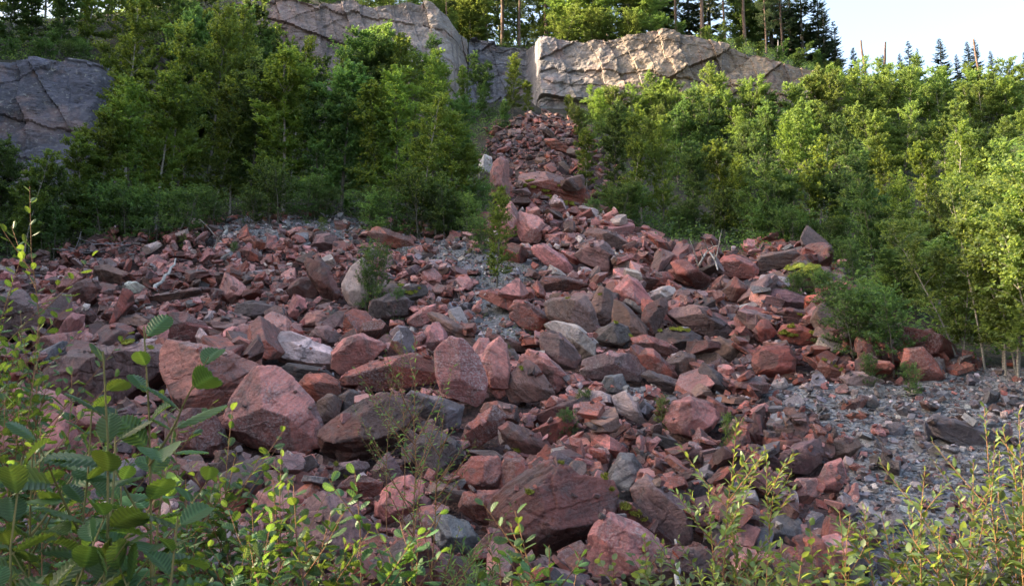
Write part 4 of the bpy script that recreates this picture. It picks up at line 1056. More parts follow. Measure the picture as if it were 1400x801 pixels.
def pine(seed, h, rad, mat, bark, clear=0.45):
    """tall bare orange trunk with needle tufts in the upper part"""
    r = np.random.default_rng(seed); W, Lf = Geo(), Geo(); BB, DD, UU, LL = [], [], [], []
    tt = np.linspace(0, 1, 8); path = np.stack([0.12 * np.cumsum(r.normal(0, 1, 8)) * tt, 0.12 * np.cumsum(r.normal(0, 1, 8)) * tt, h * tt], -1); path[0] = (0, 0, -0.3)
    v, f = tube(path, (0.05 + 0.0105 * h) * (1 - 0.85 * tt), 8); W.add(v, f)
    for bi in range(int(34 * (1 - clear) / 0.55)):
        t = clear + (1 - clear) * r.random() ** 0.8; bl = rad * (0.45 + 0.75 * math.sin(math.pi * min(1, (1 - t) / (1 - clear) * 0.85 + 0.1))) * r.uniform(0.6, 1.2)
        azm = bi * 2.4 + r.normal(0, 0.4); el_ = R(-5 + 45 * t + r.normal(0, 12))
        o = np.array([np.interp(t, tt, path[:, c]) for c in range(3)])
        d = np.array([math.cos(azm) * math.cos(el_), math.sin(azm) * math.cos(el_), math.sin(el_)])
        q = np.linspace(0, 1, 5)[:, None]; bp = o + d * bl * q + np.cumsum(r.normal(0, 0.03 * bl, (5, 3)), 0)
        v, f = tube(bp, (0.01 + 0.013 * bl) * (1 - 0.85 * q[:, 0]), 4); W.add(v, f)
        for _ in range(int(10 + 9 * bl)):
            s_ = r.uniform(0.3, 1); tb = np.array([np.interp(s_, q[:, 0], bp[:, c]) for c in range(3)]) + r.normal(0, 0.13 * bl, 3) * (1, 1, 0.6)
            m = 26; dd = r.normal(0, 1, (m, 3)) + (0, 0, 0.5) + d * 0.6
            BB.append(np.tile(tb, (m, 1)) + r.normal(0, 0.05, (m, 3))); DD.append(dd); UU.append(r.normal(0, 1, (m, 3))); LL.append(r.uniform(0.10, 0.2, m))
    BB, DD, UU, LL = map(np.concatenate, (BB, DD, UU, LL))
    V = leaf_quads(BB, DD, UU, LL, np.full(len(LL), 0.013)); Lf.add(V, quads(len(BB)), np.repeat(np.clip(r.normal(0.5, 0.25, len(BB)), 0, 1), 4))
    return W.mesh('trunk', bark), Lf.mesh('crown', mat, False)

BROAD = [broadleaf(10, 6, 1.5, 1, LEAF, BARK_GREY, dens=1.1), broadleaf(11, 6, 1.6, 2, LEAF, BARK_GREY), broadleaf(12, 6, 1.4, 1, LEAF_M, BARK_PALE, dens=1.2, clear=0.10),
         broadleaf(13, 6, 1.75, 3, LEAF, BARK_GREY, dens=1.1), broadleaf(14, 6, 1.5, 2, LEAF_M, BARK_PALE, clear=0.12), broadleaf(15, 6, 1.45, 1, LEAF_M, BARK_GREY, dens=0.9)]
YELLO = [broadleaf(20, 5, 1.55, 3, LEAF_Y, BARK_GREY, nb=56, dens=1.1, clear=0.04), broadleaf(21, 5, 1.35, 2, LEAF_Y, BARK_PALE, nb=52, dens=1.1, clear=0.05), broadleaf(22, 5, 1.7, 4, LEAF_Y, BARK_GREY, nb=64, dens=1.0, clear=0.03)]
BUSH = [broadleaf(30, 2.0, 0.85, 4, LEAF, BARK_GREY, leafL=0.055, nb=40, clear=0.02), broadleaf(31, 2.0, 0.7, 3, LEAF_Y, BARK_GREY, leafL=0.055, nb=36, clear=0.02)]
SPR = [spruce(40, 8, 1.7, NEEDLE, BARK_GREY), spruce(41, 8, 1.4, NEEDLE, BARK_GREY, sparse=0.9)]
PIN = [pine(50, 13, 2.2, NEEDLE_P, BARK_PINE, 0.25), pine(51, 13, 1.9, NEEDLE_P, BARK_PINE, 0.38), pine(52, 13, 1.8, NEEDLE_P, BARK_PINE, 0.25)]
BIRCH_BIG = broadleaf(60, 6, 1.5, 4, LEAF_Y, BARK_PALE, leafL=0.088, nb=56, dens=0.85, clear=0.16)

def plant(name, protos, k, x, y, h, h0, rz, label, cat, group, wide=1.0):
    z = float(ground_z(x, y)[0])
    e = empty(name, (x, y, z - 0.05), rz, (h / h0 * wide, h / h0 * wide, h / h0))
    tag(e, uniq(label), cat, group)
    for nm, me in zip(('trunk', 'crown'), protos[k]): link(nm, me, e)
    return e
ORD = ['first','second','third','fourth','fifth','sixth','seventh','eighth','ninth','tenth','eleventh','twelfth','thirteenth','fourteenth','fifteenth','sixteenth','seventeenth','eighteenth','nineteenth','twentieth','twenty first','twenty second','twenty third','twenty fourth','twenty fifth','twenty sixth']
rp = np.random.default_rng(77)
def row(spec, protos, h0, name, cat, desc, where, group, wide=1.0, jit=5, hmin=1.2):
    """spec [(px, Y, row of the top)] -> standing trees, labelled by their place in a named row"""
    spec = sorted(spec)
    for i, (px, Y, rt) in enumerate(spec):
        px = px + rp.normal(0, jit)
        d = ray(px, rt); x = d[0] / d[1] * Y; zt = CZ + d[2] / d[1] * Y
        h = rp.uniform(0.9, 1.9) if hmin < 0 else max(hmin, zt - float(ground_z(x, Y)[0])) * rp.uniform(0.97, 1.06)
        k = int(rp.integers(len(protos)))
        sz = 'tall' if i % 3 == 0 else ('slim' if i % 3 == 1 else 'full')
        plant(name, protos, k, x, Y, h, h0, rp.uniform(0, 6.28), (f'{ORD[i]} {desc} from the left {where}' if len(spec) > 1 else f'{desc} {where}'), cat, group, wide * rp.uniform(0.9, 1.15))
GL, GR_ = 'young trees of the left thicket', 'young trees of the right thicket'
row([(-40,26,200),(5,25,190),(50,24.5,215),(85,25,205),(120,25.5,185),(150,26,150),(190,26.5,110),(228,27,98),(265,28.5,62),(310,28,95),(350,28.5,60),(395,28,85),(430,28,98),(470,27.8,105),(505,27.3,118),(545,27,98),(585,26.2,148),(606,25.8,165),(634,25.8,200)],
    BROAD, 6, 'young_alder', 'tree', 'leafy young tree', 'in the front row behind the left scree', GL, 1.2)
row([(165,34,60),(205,34,22),(250,35,12),(295,34,20),(330,36,28),(375,34,58),(415,35,62),(455,35,55),(490,35,45),(525,35,42),(560,35,52),(592,34,75),(628,36,112)],
    BROAD, 6, 'young_birch', 'tree', 'leafy tree', 'in the second row of the left thicket', GL)
row([(600,42,82),(640,44,92),(665,43,72),(700,43,78),(722,42.5,112),(690,40,132),(575,45,60),(250,41,15),(275,41,10),(300,42,25),(325,42,12),(350,42,35),(378,42,48),(400,43,45),(428,43,50),(520,43,52),(548,43,58)],
    BROAD, 6, 'young_birch', 'tree', 'narrow tree', 'below the upper quarry face', GL)
row([(-60,39,-60),(-20,39.5,-40),(15,39,-60),(50,40.5,-45),(90,39.5,-30),(130,41,-50),(165,42,-30),(205,43,-50),(245,45,-60),(285,46,-55),(30,45,-90),(75,47,-110),(120,46,-95),(160,48,-110),(200,48,-100),(265,49,-100),(320,51,-90),(360,52,-70),(410,53,-60),(470,53,-50)],
    BROAD, 6, 'young_birch', 'tree', 'tree', 'on the ledge above the dark left cliff', 'young trees above the dark cliff', 1.25)
row([(800,31,178),(832,30,150),(870,28.8,150),(905,28.6,165),(945,27.8,192),(985,27.5,200),(1020,27,212),(1060,26.5,200),(1100,26,188),(1140,25.5,216),(1180,23.5,226),(1215,21.5,240)],
    BROAD, 6, 'young_alder', 'tree', 'leafy young tree', 'in the front row right of the chute', GR_)
row([(792,36,135),(820,36,120),(858,35,130),(890,36,135),(925,34,140),(960,34,120),(1000,33,150),(1040,33,140),(1080,32,170),(1120,32,160),(1165,30,175),(1210,29,182),(1260,28,192),(1310,27,185)],
    BROAD + YELLO[:1], 6, 'young_alder', 'tree', 'bushy tree', 'in the second row right of the chute', GR_)
row([(775,42,128),(805,41.5,118),(835,41,112),(865,41.5,118),(885,41,110),(935,41,108),(900,42,105),(970,41,98),(1010,40,112),(1050,40,107),(1090,40,105),(1130,40,92),(1180,40,96),(1230,40,100),(1280,40,110),(1330,40,102),(1380,40,97),(1405,36,132),(1350,34,162)],
    YELLO, 5, 'young_sallow', 'tree', 'pale green rounded tree', 'on the sunny upper right slope', GR_, 1.15)
row([(1135,45,92),(1165,44,88),(1198,45,84),(1235,44,88),(1272,45,92),(1310,44,90),(1345,45,88),(1385,44,92),(1420,45,95)],
    YELLO, 5, 'young_sallow', 'tree', 'bright rounded tree', 'along the right skyline', GR_, 1.2)
row([(1150,36,140),(1190,35,150),(1240,35,150),(1290,34,155),(1090,36,140),(1340,30,190),(1390,30,185)],
    YELLO, 5, 'young_sallow', 'tree', 'sunlit tree', 'in the middle of the right slope', GR_, 1.15)
row([(1385,24,240),(1330,23,250),(1275,22.5,262),(1235,20.5,285),(1420,20,240)],
    YELLO, 5, 'young_sallow', 'tree', 'dense tree', 'behind the pale stemmed birches', GR_, 1.1)
row([(1312,13.9,262),(1345,13.4,222),(1388,12.8,205),(1425,13.6,185)], [BIRCH_BIG], 6, 'birch', 'birch tree', 'sunlit birch with pale leaning stems', 'at the right edge', 'pale stemmed birches', 1.15)
row([(1290,16.5,300),(1240,17.5,325),(1205,18.5,360),(1340,16.6,330),(1400,16.0,330)], YELLO + BROAD[3:4], 5, 'sallow_bush', 'bush', 'thick low bush', 'at the foot of the birches', GR_, 1.5, hmin=0.8)
row([(1175,14.2,398),(1148,14.8,420),(1208,14.0,418)], [BUSH[0]], 2, 'round_bush', 'bush', 'rounded green bush', 'growing out of red blocks before the birches', 'bushes among the rocks', 1.25, 2, 1.2)
row([(x_, 25.2 + 0.9 * math.sin(x_) + (1.8 if 280 < x_ < 520 else 0) - (1.2 if x_ < 120 else 0), 0) for x_ in range(-30, 660, 38)],
    [BUSH[0]], 2, 'edge_bush', 'bush', 'low dark bush', 'along the edge of the left scree', 'bushes at the foot of the thickets', 1.35, 10, -1)
row([(x_, 27.2 - 0.9 * math.sin(x_) - (x_ - 850) * 0.006, 0) for x_ in range(845, 1200, 32)],
    [BUSH[0]], 2, 'edge_bush', 'bush', 'low dark bush', 'along the edge of the right thicket', 'bushes at the foot of the thickets', 1.35, 10, -1)
row([(-20,37.5,62),(10,37.5,66),(35,38,60),(62,38,64),(90,38.5,62),(118,39,66),(145,39.5,70),(175,41,70),(205,42,60),(235,43.5,45),(265,45,25)],
    [BUSH[0], BUSH[1]], 2, 'ledge_bush', 'bush', 'low bush', 'on the lip of the dark left cliff', 'bushes on the cliff lip', 1.6, 6, 0.9)
row([(395,51,-30),(425,51,-45),(452,51,-35),(485,51,-50),(512,51.5,-40),(540,51.5,-55),(568,51.5,-45),(592,52,-50)],
    BROAD, 6, 'rim_birch', 'birch tree', 'leafy young birch', 'on top of the tall pinkish quarry face', 'saplings on the quarry rim', 1.4)
row([(350,48.5,-10),(385,48.8,-12),(420,48.8,-5),(455,49,0),(500,49,-8),(530,49,-12),(560,49,-14),(585,49.2,-8)],
    BUSH, 2, 'rim_bush', 'bush', 'low bush', 'on the lip of the tall pinkish quarry face', 'bushes on the cliff lip', 1.7, 6, 0.9)
row([(600,58,-60),(625,60,-50),(655,60,-40),(685,61,-45),(712,60,-30),(740,60,-50),(765,58,-40),(900,62,-60),(860,62,-40),(1000,60,-20),(1030,60,-10),(1075,60,-10)],
    BROAD, 6, 'forest_birch', 'birch tree', 'tall leafy birch', 'filling the forest behind the quarry rim', 'forest trees above the quarry', 1.3)
# top forest
row([(612,50,-40),(668,54,-90),(692,57,-110),(716,55,-80),(742,58,-110),(775,55,-90),(800,57,-70),(838,56,-60),(880,55,-100),(925,58,-80),(960,54,-110),(990,58,-60),(1008,55,-90),(1035,52,-15),(1062,57,-60),(640,58,-60)],
    PIN, 13, 'pine', 'pine tree', 'pine with a bare reddish trunk', 'in the forest above the quarry', 'forest trees above the quarry')
row([(855,60,-60),(905,60,-90),(945,62,-80),(1050,60,-90),(1078,58,-60),(1100,57,-45),(1124,56,2),(975,64,-70),(1020,62,-70),(825,62,-60),(760,64,-30)],
    SPR, 8, 'spruce', 'spruce tree', 'dark spruce', 'in the forest above the quarry', 'forest trees above the quarry')
row([(1148,56,60),(1182,55,78),(1278,52,50),(1316,53,58),(1330,52,52),(1382,53,76),(1300,55,75),(1222,56,72),(1245,54,55),(1165,57,66),(1200,57,74),(1262,56,64),(1350,55,70),(1365,55,82),(1400,54,72),(1136,57,30),(1112,57,-20)],
    SPR, 8, 'small_spruce', 'spruce tree', 'small spruce', 'poking above the right skyline', 'small spruces on the skyline', 1.2)
row([(885,49,-25),(790,50,-30),(825,50,-40),(855,50,-15),(760,51,-5),(655,55,-10),(618,49.5,20),(640,53,5),(660,53,35),(690,53,40),(712,52.5,35),(735,50,42),(770,48,15),(800,48.5,30),(815,48,5),(845,48,10),(868,47.5,20),(600,51,-5),(628,54,-20)],
    YELLO, 5, 'cliff_edge_birch', 'birch tree', 'sunlit birch sapling', 'along the cliff edge over the chute', 'saplings on the quarry rim', 1.5)
row([(905,47,15),(930,47,28),(960,46.8,30),(985,47,35),(1010,46.8,45),(1035,46.6,52),(1060,46.8,58),(1085,47,62),(1105,47,70),(1128,47,80),(1148,47.5,78)],
    [BROAD[0], BROAD[3], YELLO[0]], 6, 'cliff_edge_bush', 'bush', 'bushy sapling', 'on the rim of the tan cliff', 'saplings on the quarry rim', 1.3)
# saplings standing in the scree
row([(680,19.5,262)], [BROAD[5]], 6, 'scree_sapling', 'sapling', 'thin airy birch sapling', 'growing alone from the gravel pocket', None, 1.0, 0)
row([(520,17.6,338),(543,17.2,392),(505,17.8,372)], [BUSH[0]], 2, 'small_bush', 'bush', 'small bush', 'beside the split grey boulder', 'bushes among the rocks', 0.7, 1, 0.4)
row([(640,24.8,268),(603,25.2,255),(655,22.5,300)], [BUSH[1], BUSH[0]], 2, 'low_birch_bush', 'bush', 'low leafy bush', 'at the foot of the left thicket', 'bushes among the rocks', 1.2, 1, 0.5)
for i_, (a_, b_, w_) in enumerate([(800,572,'in the pocket right of the brown triangle rock'),(905,592,'below the olive grey stones'),(1245,540,'on the gravel by the orange red crag'),(440,322,'in the gravel above the purple red cube'),(318,350,'among orange stones by the forked branch'),(250,342,'below the dry root heap'),(1192,525,'beside the white veined slab'),(1000,628,'in the rubble above the willow shoots'),(772,604,'above the great maroon boulder'),(690,505,'squeezed against the tall pink tooth')]):
    Y_ = hit(a_, b_); x_ = unproj(a_, b_, Y_)[0]
    plant('seedling', BUSH, i_ % 2, x_, Y_, 0.38 + 0.05 * (i_ % 4), 2.0, i_ * 1.3, 'tiny green seedling ' + w_, 'seedling', 'seedlings sprouting between the stones')
row([(1085,18.2,372),(1160,21,330),(815,27,270),(835,27.5,300),(1128,19,398)], [BUSH[0]], 2, 'ragged_bush', 'bush', 'ragged dark bush', 'along the shaded edge of the scree', 'bushes among the rocks', 1.2, 1, 0.6)

# bare snags and poles on the skyline
def pole(px, Y, r0, r1, rad, lean, label, mat=BARK_PINE):
    a = unproj(px, r1, Y); x = a[0]; z0 = float(ground_z(x, Y)[0]); zt = unproj(px, r0, Y)[2]
    t = np.linspace(0, 1, 7); q = np.stack([x * 0 + lean * t * (zt - z0), t * 0, (zt - z0 + 0.3) * t - 0.3], -1) + np.array([0, 0, 0])
    v, f = tube(q + np.random.default_rng(int(px)).normal(0, 0.02, q.shape), rad * (1 - 0.45 * t), 8)
    g_ = Geo(); g_.add(v, f)
    o = link('dead_tree', g_.mesh('dead_tree', mat), loc=(x, Y, z0)); tag(o, uniq(label), 'dead tree', 'bare trunks on the skyline')
pole(1186, 50, 56, 95, 0.10, -0.12, 'broken reddish dead trunk leaning left on the skyline, thicker of a pair')
pole(1207, 50, 58, 95, 0.10, 0.08, 'broken dead trunk on the skyline, right one of a pair')
pole(1343, 47, 54, 95, 0.08, -0.10, 'lone slim dead trunk leaning above the right skyline')
pole(1063, 47, 55, 85, 0.04, 0.05, 'thin white dead stem on the rim of the tan cliff', DEADWOOD)

# undergrowth
def leaf_cloud(name, n, polys, y0, y1, hmax, L, mat, label, cat, seed, per=9, xr=(-24, 26)):
    r = np.random.default_rng(seed)
    x = r.uniform(*xr, n); y = r.uniform(y0, y1, n); z = ground_z(x, y)
    px, py = project(x, y, z); m = np.zeros(n, bool)
    for p in polys: m |= inside(p, px, py)
    m &= fbm(np.stack([x, y, x * 0], -1) * 0.8, 3, seed) > -0.08
    x, y, z = x[m], y[m], z[m]; n = len(x)
    c = np.repeat(np.stack([x, y, z], -1), per, 0)
    hh = np.repeat(hmax * r.uniform(0.25, 1, n), per) * r.uniform(0.05, 1, n * per)
    c = c + np.stack([r.normal(0, 0.13, n * per), r.normal(0, 0.13, n * per), hh], -1)
    d = r.normal(0, 1, (n * per, 3)) * (1, 1, 0.5); LL = L * r.uniform(0.5, 1.2, n * per)
    V = leaf_quads(c, d, np.array([0, 0, 1.0]) + r.normal(0, 0.4, (n * per, 3)), LL, LL * 0.32)
    o = link(name, mesh_np(name, V, quads(n * per), mat=mat, smooth_sh=False, attrs={'var': np.repeat(r.uniform(0, 1, n * per), 4)}))
    tag(o, label, cat, kind='stuff')
EDGE_L = [(-200,400),(0,372),(60,352),(190,328),(330,300),(450,294),(560,314),(640,328),(690,300),(660,215),(700,150),(600,120),(200,150),(-200,180)]
EDGE_R = [(795,180),(832,250),(812,287),(850,328),(960,358),(1090,347),(1150,377),(1142,430),(1172,482),(1250,482),(1320,500),(1460,517),(1600,520),(1600,90),(1100,100),(790,130)]
leaf_cloud('undergrowth', 36000, [EDGE_L, EDGE_R], 13, 47, 0.8, 0.09, LEAF, 'low green undergrowth covering the shaded ground below the thickets', 'undergrowth', 4, 10)
RIM = [(-300,110),(0,84),(150,98),(205,120),(330,10),(480,10),(600,25),(632,62),(722,72),(740,56),(860,52),(940,50),(1040,86),(1120,108),(1250,140),(1600,140),(1600,-300),(-300,-300)]
leaf_cloud('rim_undergrowth', 26000, [RIM], 36, 66, 0.55, 0.10, LEAF_Y, 'heather and grass fringe covering the ground on top of the quarry rim', 'undergrowth', 6, 8, (-42, 40))
pk = [[(640,470),(645,385),(700,350),(740,380),(735,470)],[(760,560),(800,540),(815,590),(770,600)],[(430,310),(560,320),(700,350),(600,360)],[(880,585),(900,575),(905,600)],[(1200,500),(1280,495),(1330,530),(1240,540)]]
leaf_cloud('weeds', 9000, pk, 9, 27, 0.10, 0.035, LEAF, 'thin green weeds sprouting from the gravel pockets', 'weeds', 8, 12)

# dead wood on the rocks
def deadwood(pts, r0, label, seed, forks=4, mat=DEADWOOD, cat='dead branch', name='dead_branch', lift=0.12, flen=0.35):
    rr = np.random.default_rng(seed); g_ = Geo(); W = []
    for px, py in pts:
        Y = hit(px, min(py, 800)); p = unproj(px, py, Y - 0.25); ci, cj = int((p[0] - MX0) / GS), int((p[1] - MY0) / GS)
        p[2] = max(p[2], TOP[cj, ci] + lift) if 0 <= ci < MW and 0 <= cj < MH else p[2]; W.append(p)
    W = np.array(W); c = W.mean(0)
    t = np.linspace(0, 1, 9); q = np.stack([np.interp(t, np.linspace(0, 1, len(W)), W[:, k]) for k in range(3)], -1) - c + rr.normal(0, r0 * 0.8, (9, 3))
    v, f = tube(q, r0 * (1 - 0.6 * t), 7); g_.add(v, f); tot = np.linalg.norm(W[-1] - W[0])
    for _ in range(forks):
        i = rr.integers(1, 8); d = (q[-1] - q[0]) / tot + rr.normal(0, 0.8, 3); d /= np.linalg.norm(d); u = np.linspace(0, 1, 5)[:, None]
        b = q[i] + d * tot * flen * rr.uniform(0.6, 1.3) * u + rr.normal(0, r0 * 0.7, (5, 3)) * u + np.array([0, 0, 0.05]) * u
        v, f = tube(b, r0 * 0.55 * (1 - 0.7 * u[:, 0]), 5); g_.add(v, f)
    o = link(name, g_.mesh(name, mat), loc=c); tag(o, uniq(label), cat, 'dead wood lying on the rocks')
deadwood([(954,376),(957,390),(970,386),(986,395)], 0.035, 'bleached white forked branch lying among red rocks below the right trees', 1, 6, flen=0.5)
deadwood([(212,398),(240,383)], 0.05, 'short whitish broken stick lying on a flat dark rock', 2, 0)
deadwood([(308,325),(296,338),(284,356)], 0.04, 'grey forked dead branch near the left tree line', 3, 4)
deadwood([(740,788),(790,783),(835,793)], 0.028, 'dark reddish fallen stick in front of the pink dome', 5, 3, BARK_PINE, lift=0.06)
deadwood([(926,800),(928,766)], 0.025, 'upright splintered grey stick at the bottom beside the banded slab', 6, 0, lift=0.1)
rr = np.random.default_rng(8); g_ = Geo()
Yb = hit(155, 345) - 0.2; cb = unproj(155, 343, Yb)
for _ in range(46):
    o_ = rr.normal(0, 1, 3) * (0.75, 0.25, 0.08); d = rr.normal(0, 1, 3) * (1, 0.5, 0.22); u = np.linspace(-0.5, 0.5, 6)[:, None]
    v, f = tube(o_ + d * rr.uniform(0.4, 0.9) * u + np.cumsum(rr.normal(0, 0.03, (6, 3)), 0), np.full(6, rr.uniform(0.006, 0.016)), 4); g_.add(v, f)
tag(link('brushwood_pile', g_.mesh('brushwood_pile', simple_noise_mat('old_twigs', (0.12,0.11,0.12), (0.25,0.23,0.24), 9)), loc=cb), uniq('tangled heap of dry grey roots and twigs at the left tree line'), 'brushwood', 'dead wood lying on the rocks')

# ------------------------------------------------------------------ near plants
def big_leaf_geo(g_, base, d, up, L, wr, r, veins=9, droop=0.25, serr=0.085):
    """broad serrated leaf with pleats along its side veins"""
    d = d / np.linalg.norm(d); s = np.cross(d, up); s /= np.linalg.norm(s); n = np.cross(s, d)
    nu, nv = veins * 4 + 1, 9
    u = np.linspace(0, 1, nu); vv = np.linspace(-1, 1, nv)
    wd = wr * L * 1.75 * (u + 0.02) ** 0.62 * (1.0 - u) ** 0.72 + 0.0006
    wd = wd * (1 + serr * ((np.arange(nu) % 4) / 3.0) * 1.6)
    U, Vv = np.meshgrid(u, vv, indexing='ij')
    ww = wd[:, None] * Vv
    fold = 0.22 + r.uniform(-0.1, 0.15); curl = r.uniform(-0.1, 0.2)
    fwd = U * L + np.abs(Vv) * wd[:, None] * 0.45
    pleat = 0.024 * L * np.cos((U * veins - np.abs(Vv) * 0.6) * 2 * np.pi) * (np.abs(Vv) > 0.05)
    hgt = -fold * np.abs(ww) * (1 if r.random() < 0.75 else -1) - droop * L * U ** 2 + pleat + curl * ww * U
    P_ = base + d * fwd[..., None] * 0.92 + s * ww[..., None] + n * hgt[..., None]
    i = (np.arange(nu - 1)[:, None] * nv + np.arange(nv - 1)[None]).ravel()
    g_.add(P_.reshape(-1, 3), np.stack([i, i + 1, i + nv + 1, i + nv], -1), np.clip(r.uniform(0.1, 0.7) + 0.32 * np.cos((U * veins - np.abs(Vv) * 0.6) * 2 * np.pi) + 0.5 * (np.abs(Vv) < 0.05), 0, 1.2).ravel())
def shoot(name, base, tip, nleaf, L, wr, mat, stem_mat, r0, seed, parent, bend=0.1, start=0.1, side=0, small=False, leafdroop=0.25, veins=8, top_scale=0.5, upness=0.35):
    """a stem with alternate leaves -> children 'stem' and 'leaves' of parent; points in parent space"""
    r = np.random.default_rng(seed); m = 12; t = np.linspace(0, 1, m)[:, None]
    base, tip = np.array(base, float), np.array(tip, float); ax = tip - base; tot = np.linalg.norm(ax)
    sidev = r.normal(0, 1, 3); sidev[2] *= 0.2
    path = base + ax * t + sidev * bend * tot * np.sin(np.pi * t) * 0.5 + np.cumsum(r.normal(0, 0.004 * tot, (m, 3)), 0)
    W, G_ = Geo(), Geo()
    v, f = tube(path, r0 * (1 - 0.75 * t[:, 0]), 7); W.add(v, f)
    def leaves(pth, n, l0, st):
        tt = np.linspace(0, 1, len(pth)); az0 = r.uniform(0, 6.28)
        for i in range(n):
            a = st + (1 - st) * (i + 0.5) / n; p = np.array([np.interp(a, tt, pth[:, c]) for c in range(3)])
            dr = pth[-1] - pth[0]; dr = dr / np.linalg.norm(dr)
            azm = az0 + i * 2.4 + r.normal(0, 0.3); o = np.array([math.cos(azm), math.sin(azm), 0]); 
            d = o + dr * (upness + 0.9 * a ** 2) + r.normal(0, 0.2, 3); d /= np.linalg.norm(d)
            ll = l0 * r.uniform(0.75, 1.2) * (1 - (1 - top_scale) * a ** 2)
            pet = p + d * ll * 0.14
            if not small: v, f = tube(np.array([p, p + d * ll * 0.08, pet]), [r0 * 0.22] * 3, 4); W.add(v, f)
            up_ = np.array([0, 0, 1.0]) + r.normal(0, 0.35, 3)
            if small:
                V = leaf_quads(pet[None], d[None], up_[None], np.array([ll]), np.array([ll * wr])); 
                # two segment leaf for a softer outline
                s_ = np.cross(d, up_); s_ /= np.linalg.norm(s_); nn = np.cross(s_, d)
                pts = np.array([pet, pet + d * ll * .3 + s_ * ll * wr * .9 + nn * ll * .04, pet + d * ll * .3 - nn * ll * .03, pet + d * ll * .3 - s_ * ll * wr * .9 + nn * ll * .04,
                                pet + d * ll * .68 + s_ * ll * wr * .8 - nn * ll * .02, pet + d * ll * .68 - nn * ll * .09, pet + d * ll * .68 - s_ * ll * wr * .8 - nn * ll * .02, pet + d * ll - nn * ll * .2])
                fq = np.array([[0,1,2,2],[0,2,3,3],[1,4,5,2],[2,5,6,3],[4,7,5,5],[5,7,6,6]])
                tri = np.array([[0,1,2],[0,2,3],[1,4,5],[1,5,2],[2,5,6],[2,6,3],[4,7,5],[5,7,6]])
                G_.tri = getattr(G_, 'tri', []); G_.tri.append((pts, tri, r.uniform(0, 1)))
            else: big_leaf_geo(G_, pet, d, up_, ll, wr, r, veins, leafdroop)
    leaves(path, nleaf, L, start)
    for k in range(side):
        a = r.uniform(start, 0.92); p = np.array([np.interp(a, t[:, 0], path[:, c]) for c in range(3)])
        azm = r.uniform(0, 6.28); d = ax / tot * 0.8 + np.array([math.cos(azm), math.sin(azm), 0.1]) * 0.8; d /= np.linalg.norm(d)
        sl = tot * r.uniform(0.25, 0.5) * (1.15 - a); u = np.linspace(0, 1, 6)[:, None]
        bp = p + d * sl * u + np.array([0, 0, 0.15]) * sl * u ** 2 + np.cumsum(r.normal(0, 0.006 * sl, (6, 3)), 0)
        v, f = tube(bp, r0 * 0.5 * (1 - 0.7 * u[:, 0]), 5); W.add(v, f)
        leaves(bp, max(5, int(nleaf * sl / tot / (1 - start) * 1.2)), L * 0.9, 0.05)
    link('stem', W.mesh('stem', stem_mat), parent)
    if small:
        VV, FF, AA, n0 = [], [], [], 0
        for p_, tr_, va_ in G_.tri: VV.append(p_); FF.append(tr_ + n0); n0 += len(p_); AA.append(np.full(len(p_), va_))
        link('leaves', mesh_np('leaves', np.concatenate(VV), np.concatenate(FF), mat=mat, attrs={'var': np.concatenate(AA)}), parent)
    else: link('leaves', G_.mesh('leaves', mat), parent)
def near_plant(name, stems, Y, kind, label, cat, group, seed):
    """stems: [(px base, px tip, row tip)]; roots on the ground at distance Y"""
    r = np.random.default_rng(seed)
    bx = np.mean([s[0] for s in stems]); x0 = ray(bx, 800)[0] / ray(bx, 800)[1] * Y; z0 = float(ground_z(x0, Y)[0])
    e = empty(name, (x0, Y, z0)); tag(e, uniq(label), cat, group)
    for i, (pb, pt, rt) in enumerate(stems):
        yb = Y + r.normal(0, 0.06); yt = Y + r.normal(0, 0.10)
        d = ray(pb, 800); b = np.array([d[0] / d[1] * yb - x0, yb - Y, 0.0]); b[0] = b[0] * 0.5
        b[2] = float(ground_z(b[0] + x0, yb)[0]) - z0 - 0.03
        tpt = unproj(pt, rt, yt) - np.array([x0, Y, z0])
        kind(e, b, tpt, seed * 31 + i, r)
def K_big(e, b, t, s, r): shoot('s', b, t, 15, 0.12, 0.42, LEAF_FG, STEM_G, 0.0060, s, e, 0.08, 0.58, side=3, veins=9, top_scale=0.45)
def K_mid(e, b, t, s, r): shoot('s', b, t, 38, 0.050, 0.36, LEAF_FG, STEM_R, 0.0038, s, e, 0.10, 0.42, side=13, veins=5, leafdroop=0.12, top_scale=0.6)
def K_wil(e, b, t, s, r): shoot('s', b, t, 70, 0.046, 0.2, LEAF_W, STEM_R, 0.0042, s, e, 0.05, 0.42, side=9, small=True, top_scale=0.5, upness=0.8)
def K_sal(e, b, t, s, r): shoot('s', b, t, 36, 0.052, 0.36, LEAF_W, STEM_R, 0.0042, s, e, 0.08, 0.42, side=12, small=True, top_scale=0.6, upness=0.3)
def K_twig(e, b, t, s, r): shoot('s', b, t, 40, 0.034, 0.16, LEAF, STEM_R, 0.005, s, e, 0.04, 0.5, side=14, small=True, top_scale=0.7, upness=0.4)
def K_grs(e, b, t, s, r): shoot('s', b, t, 50, 0.06, 0.11, LEAF, STEM_G, 0.003, s, e, 0.12, 0.35, side=8, small=True, top_scale=0.7, upness=0.8)
NG = 'leafy plants in front of the rocks'
near_plant('hazel_shoots', [(30,118,478),(200,208,452),(150,150,560),(60,30,600),(260,190,640)], 1.75, K_big, 'tall shoots with big pleated leaves near the lower left', 'shrub', NG, 3)
near_plant('hazel_shoots', [(120,60,640),(20,-20,560),(230,250,690),(100,150,700)], 1.55, K_big, 'nearest low shoots with broad pleated leaves in the lower left corner', 'shrub', NG, 4)
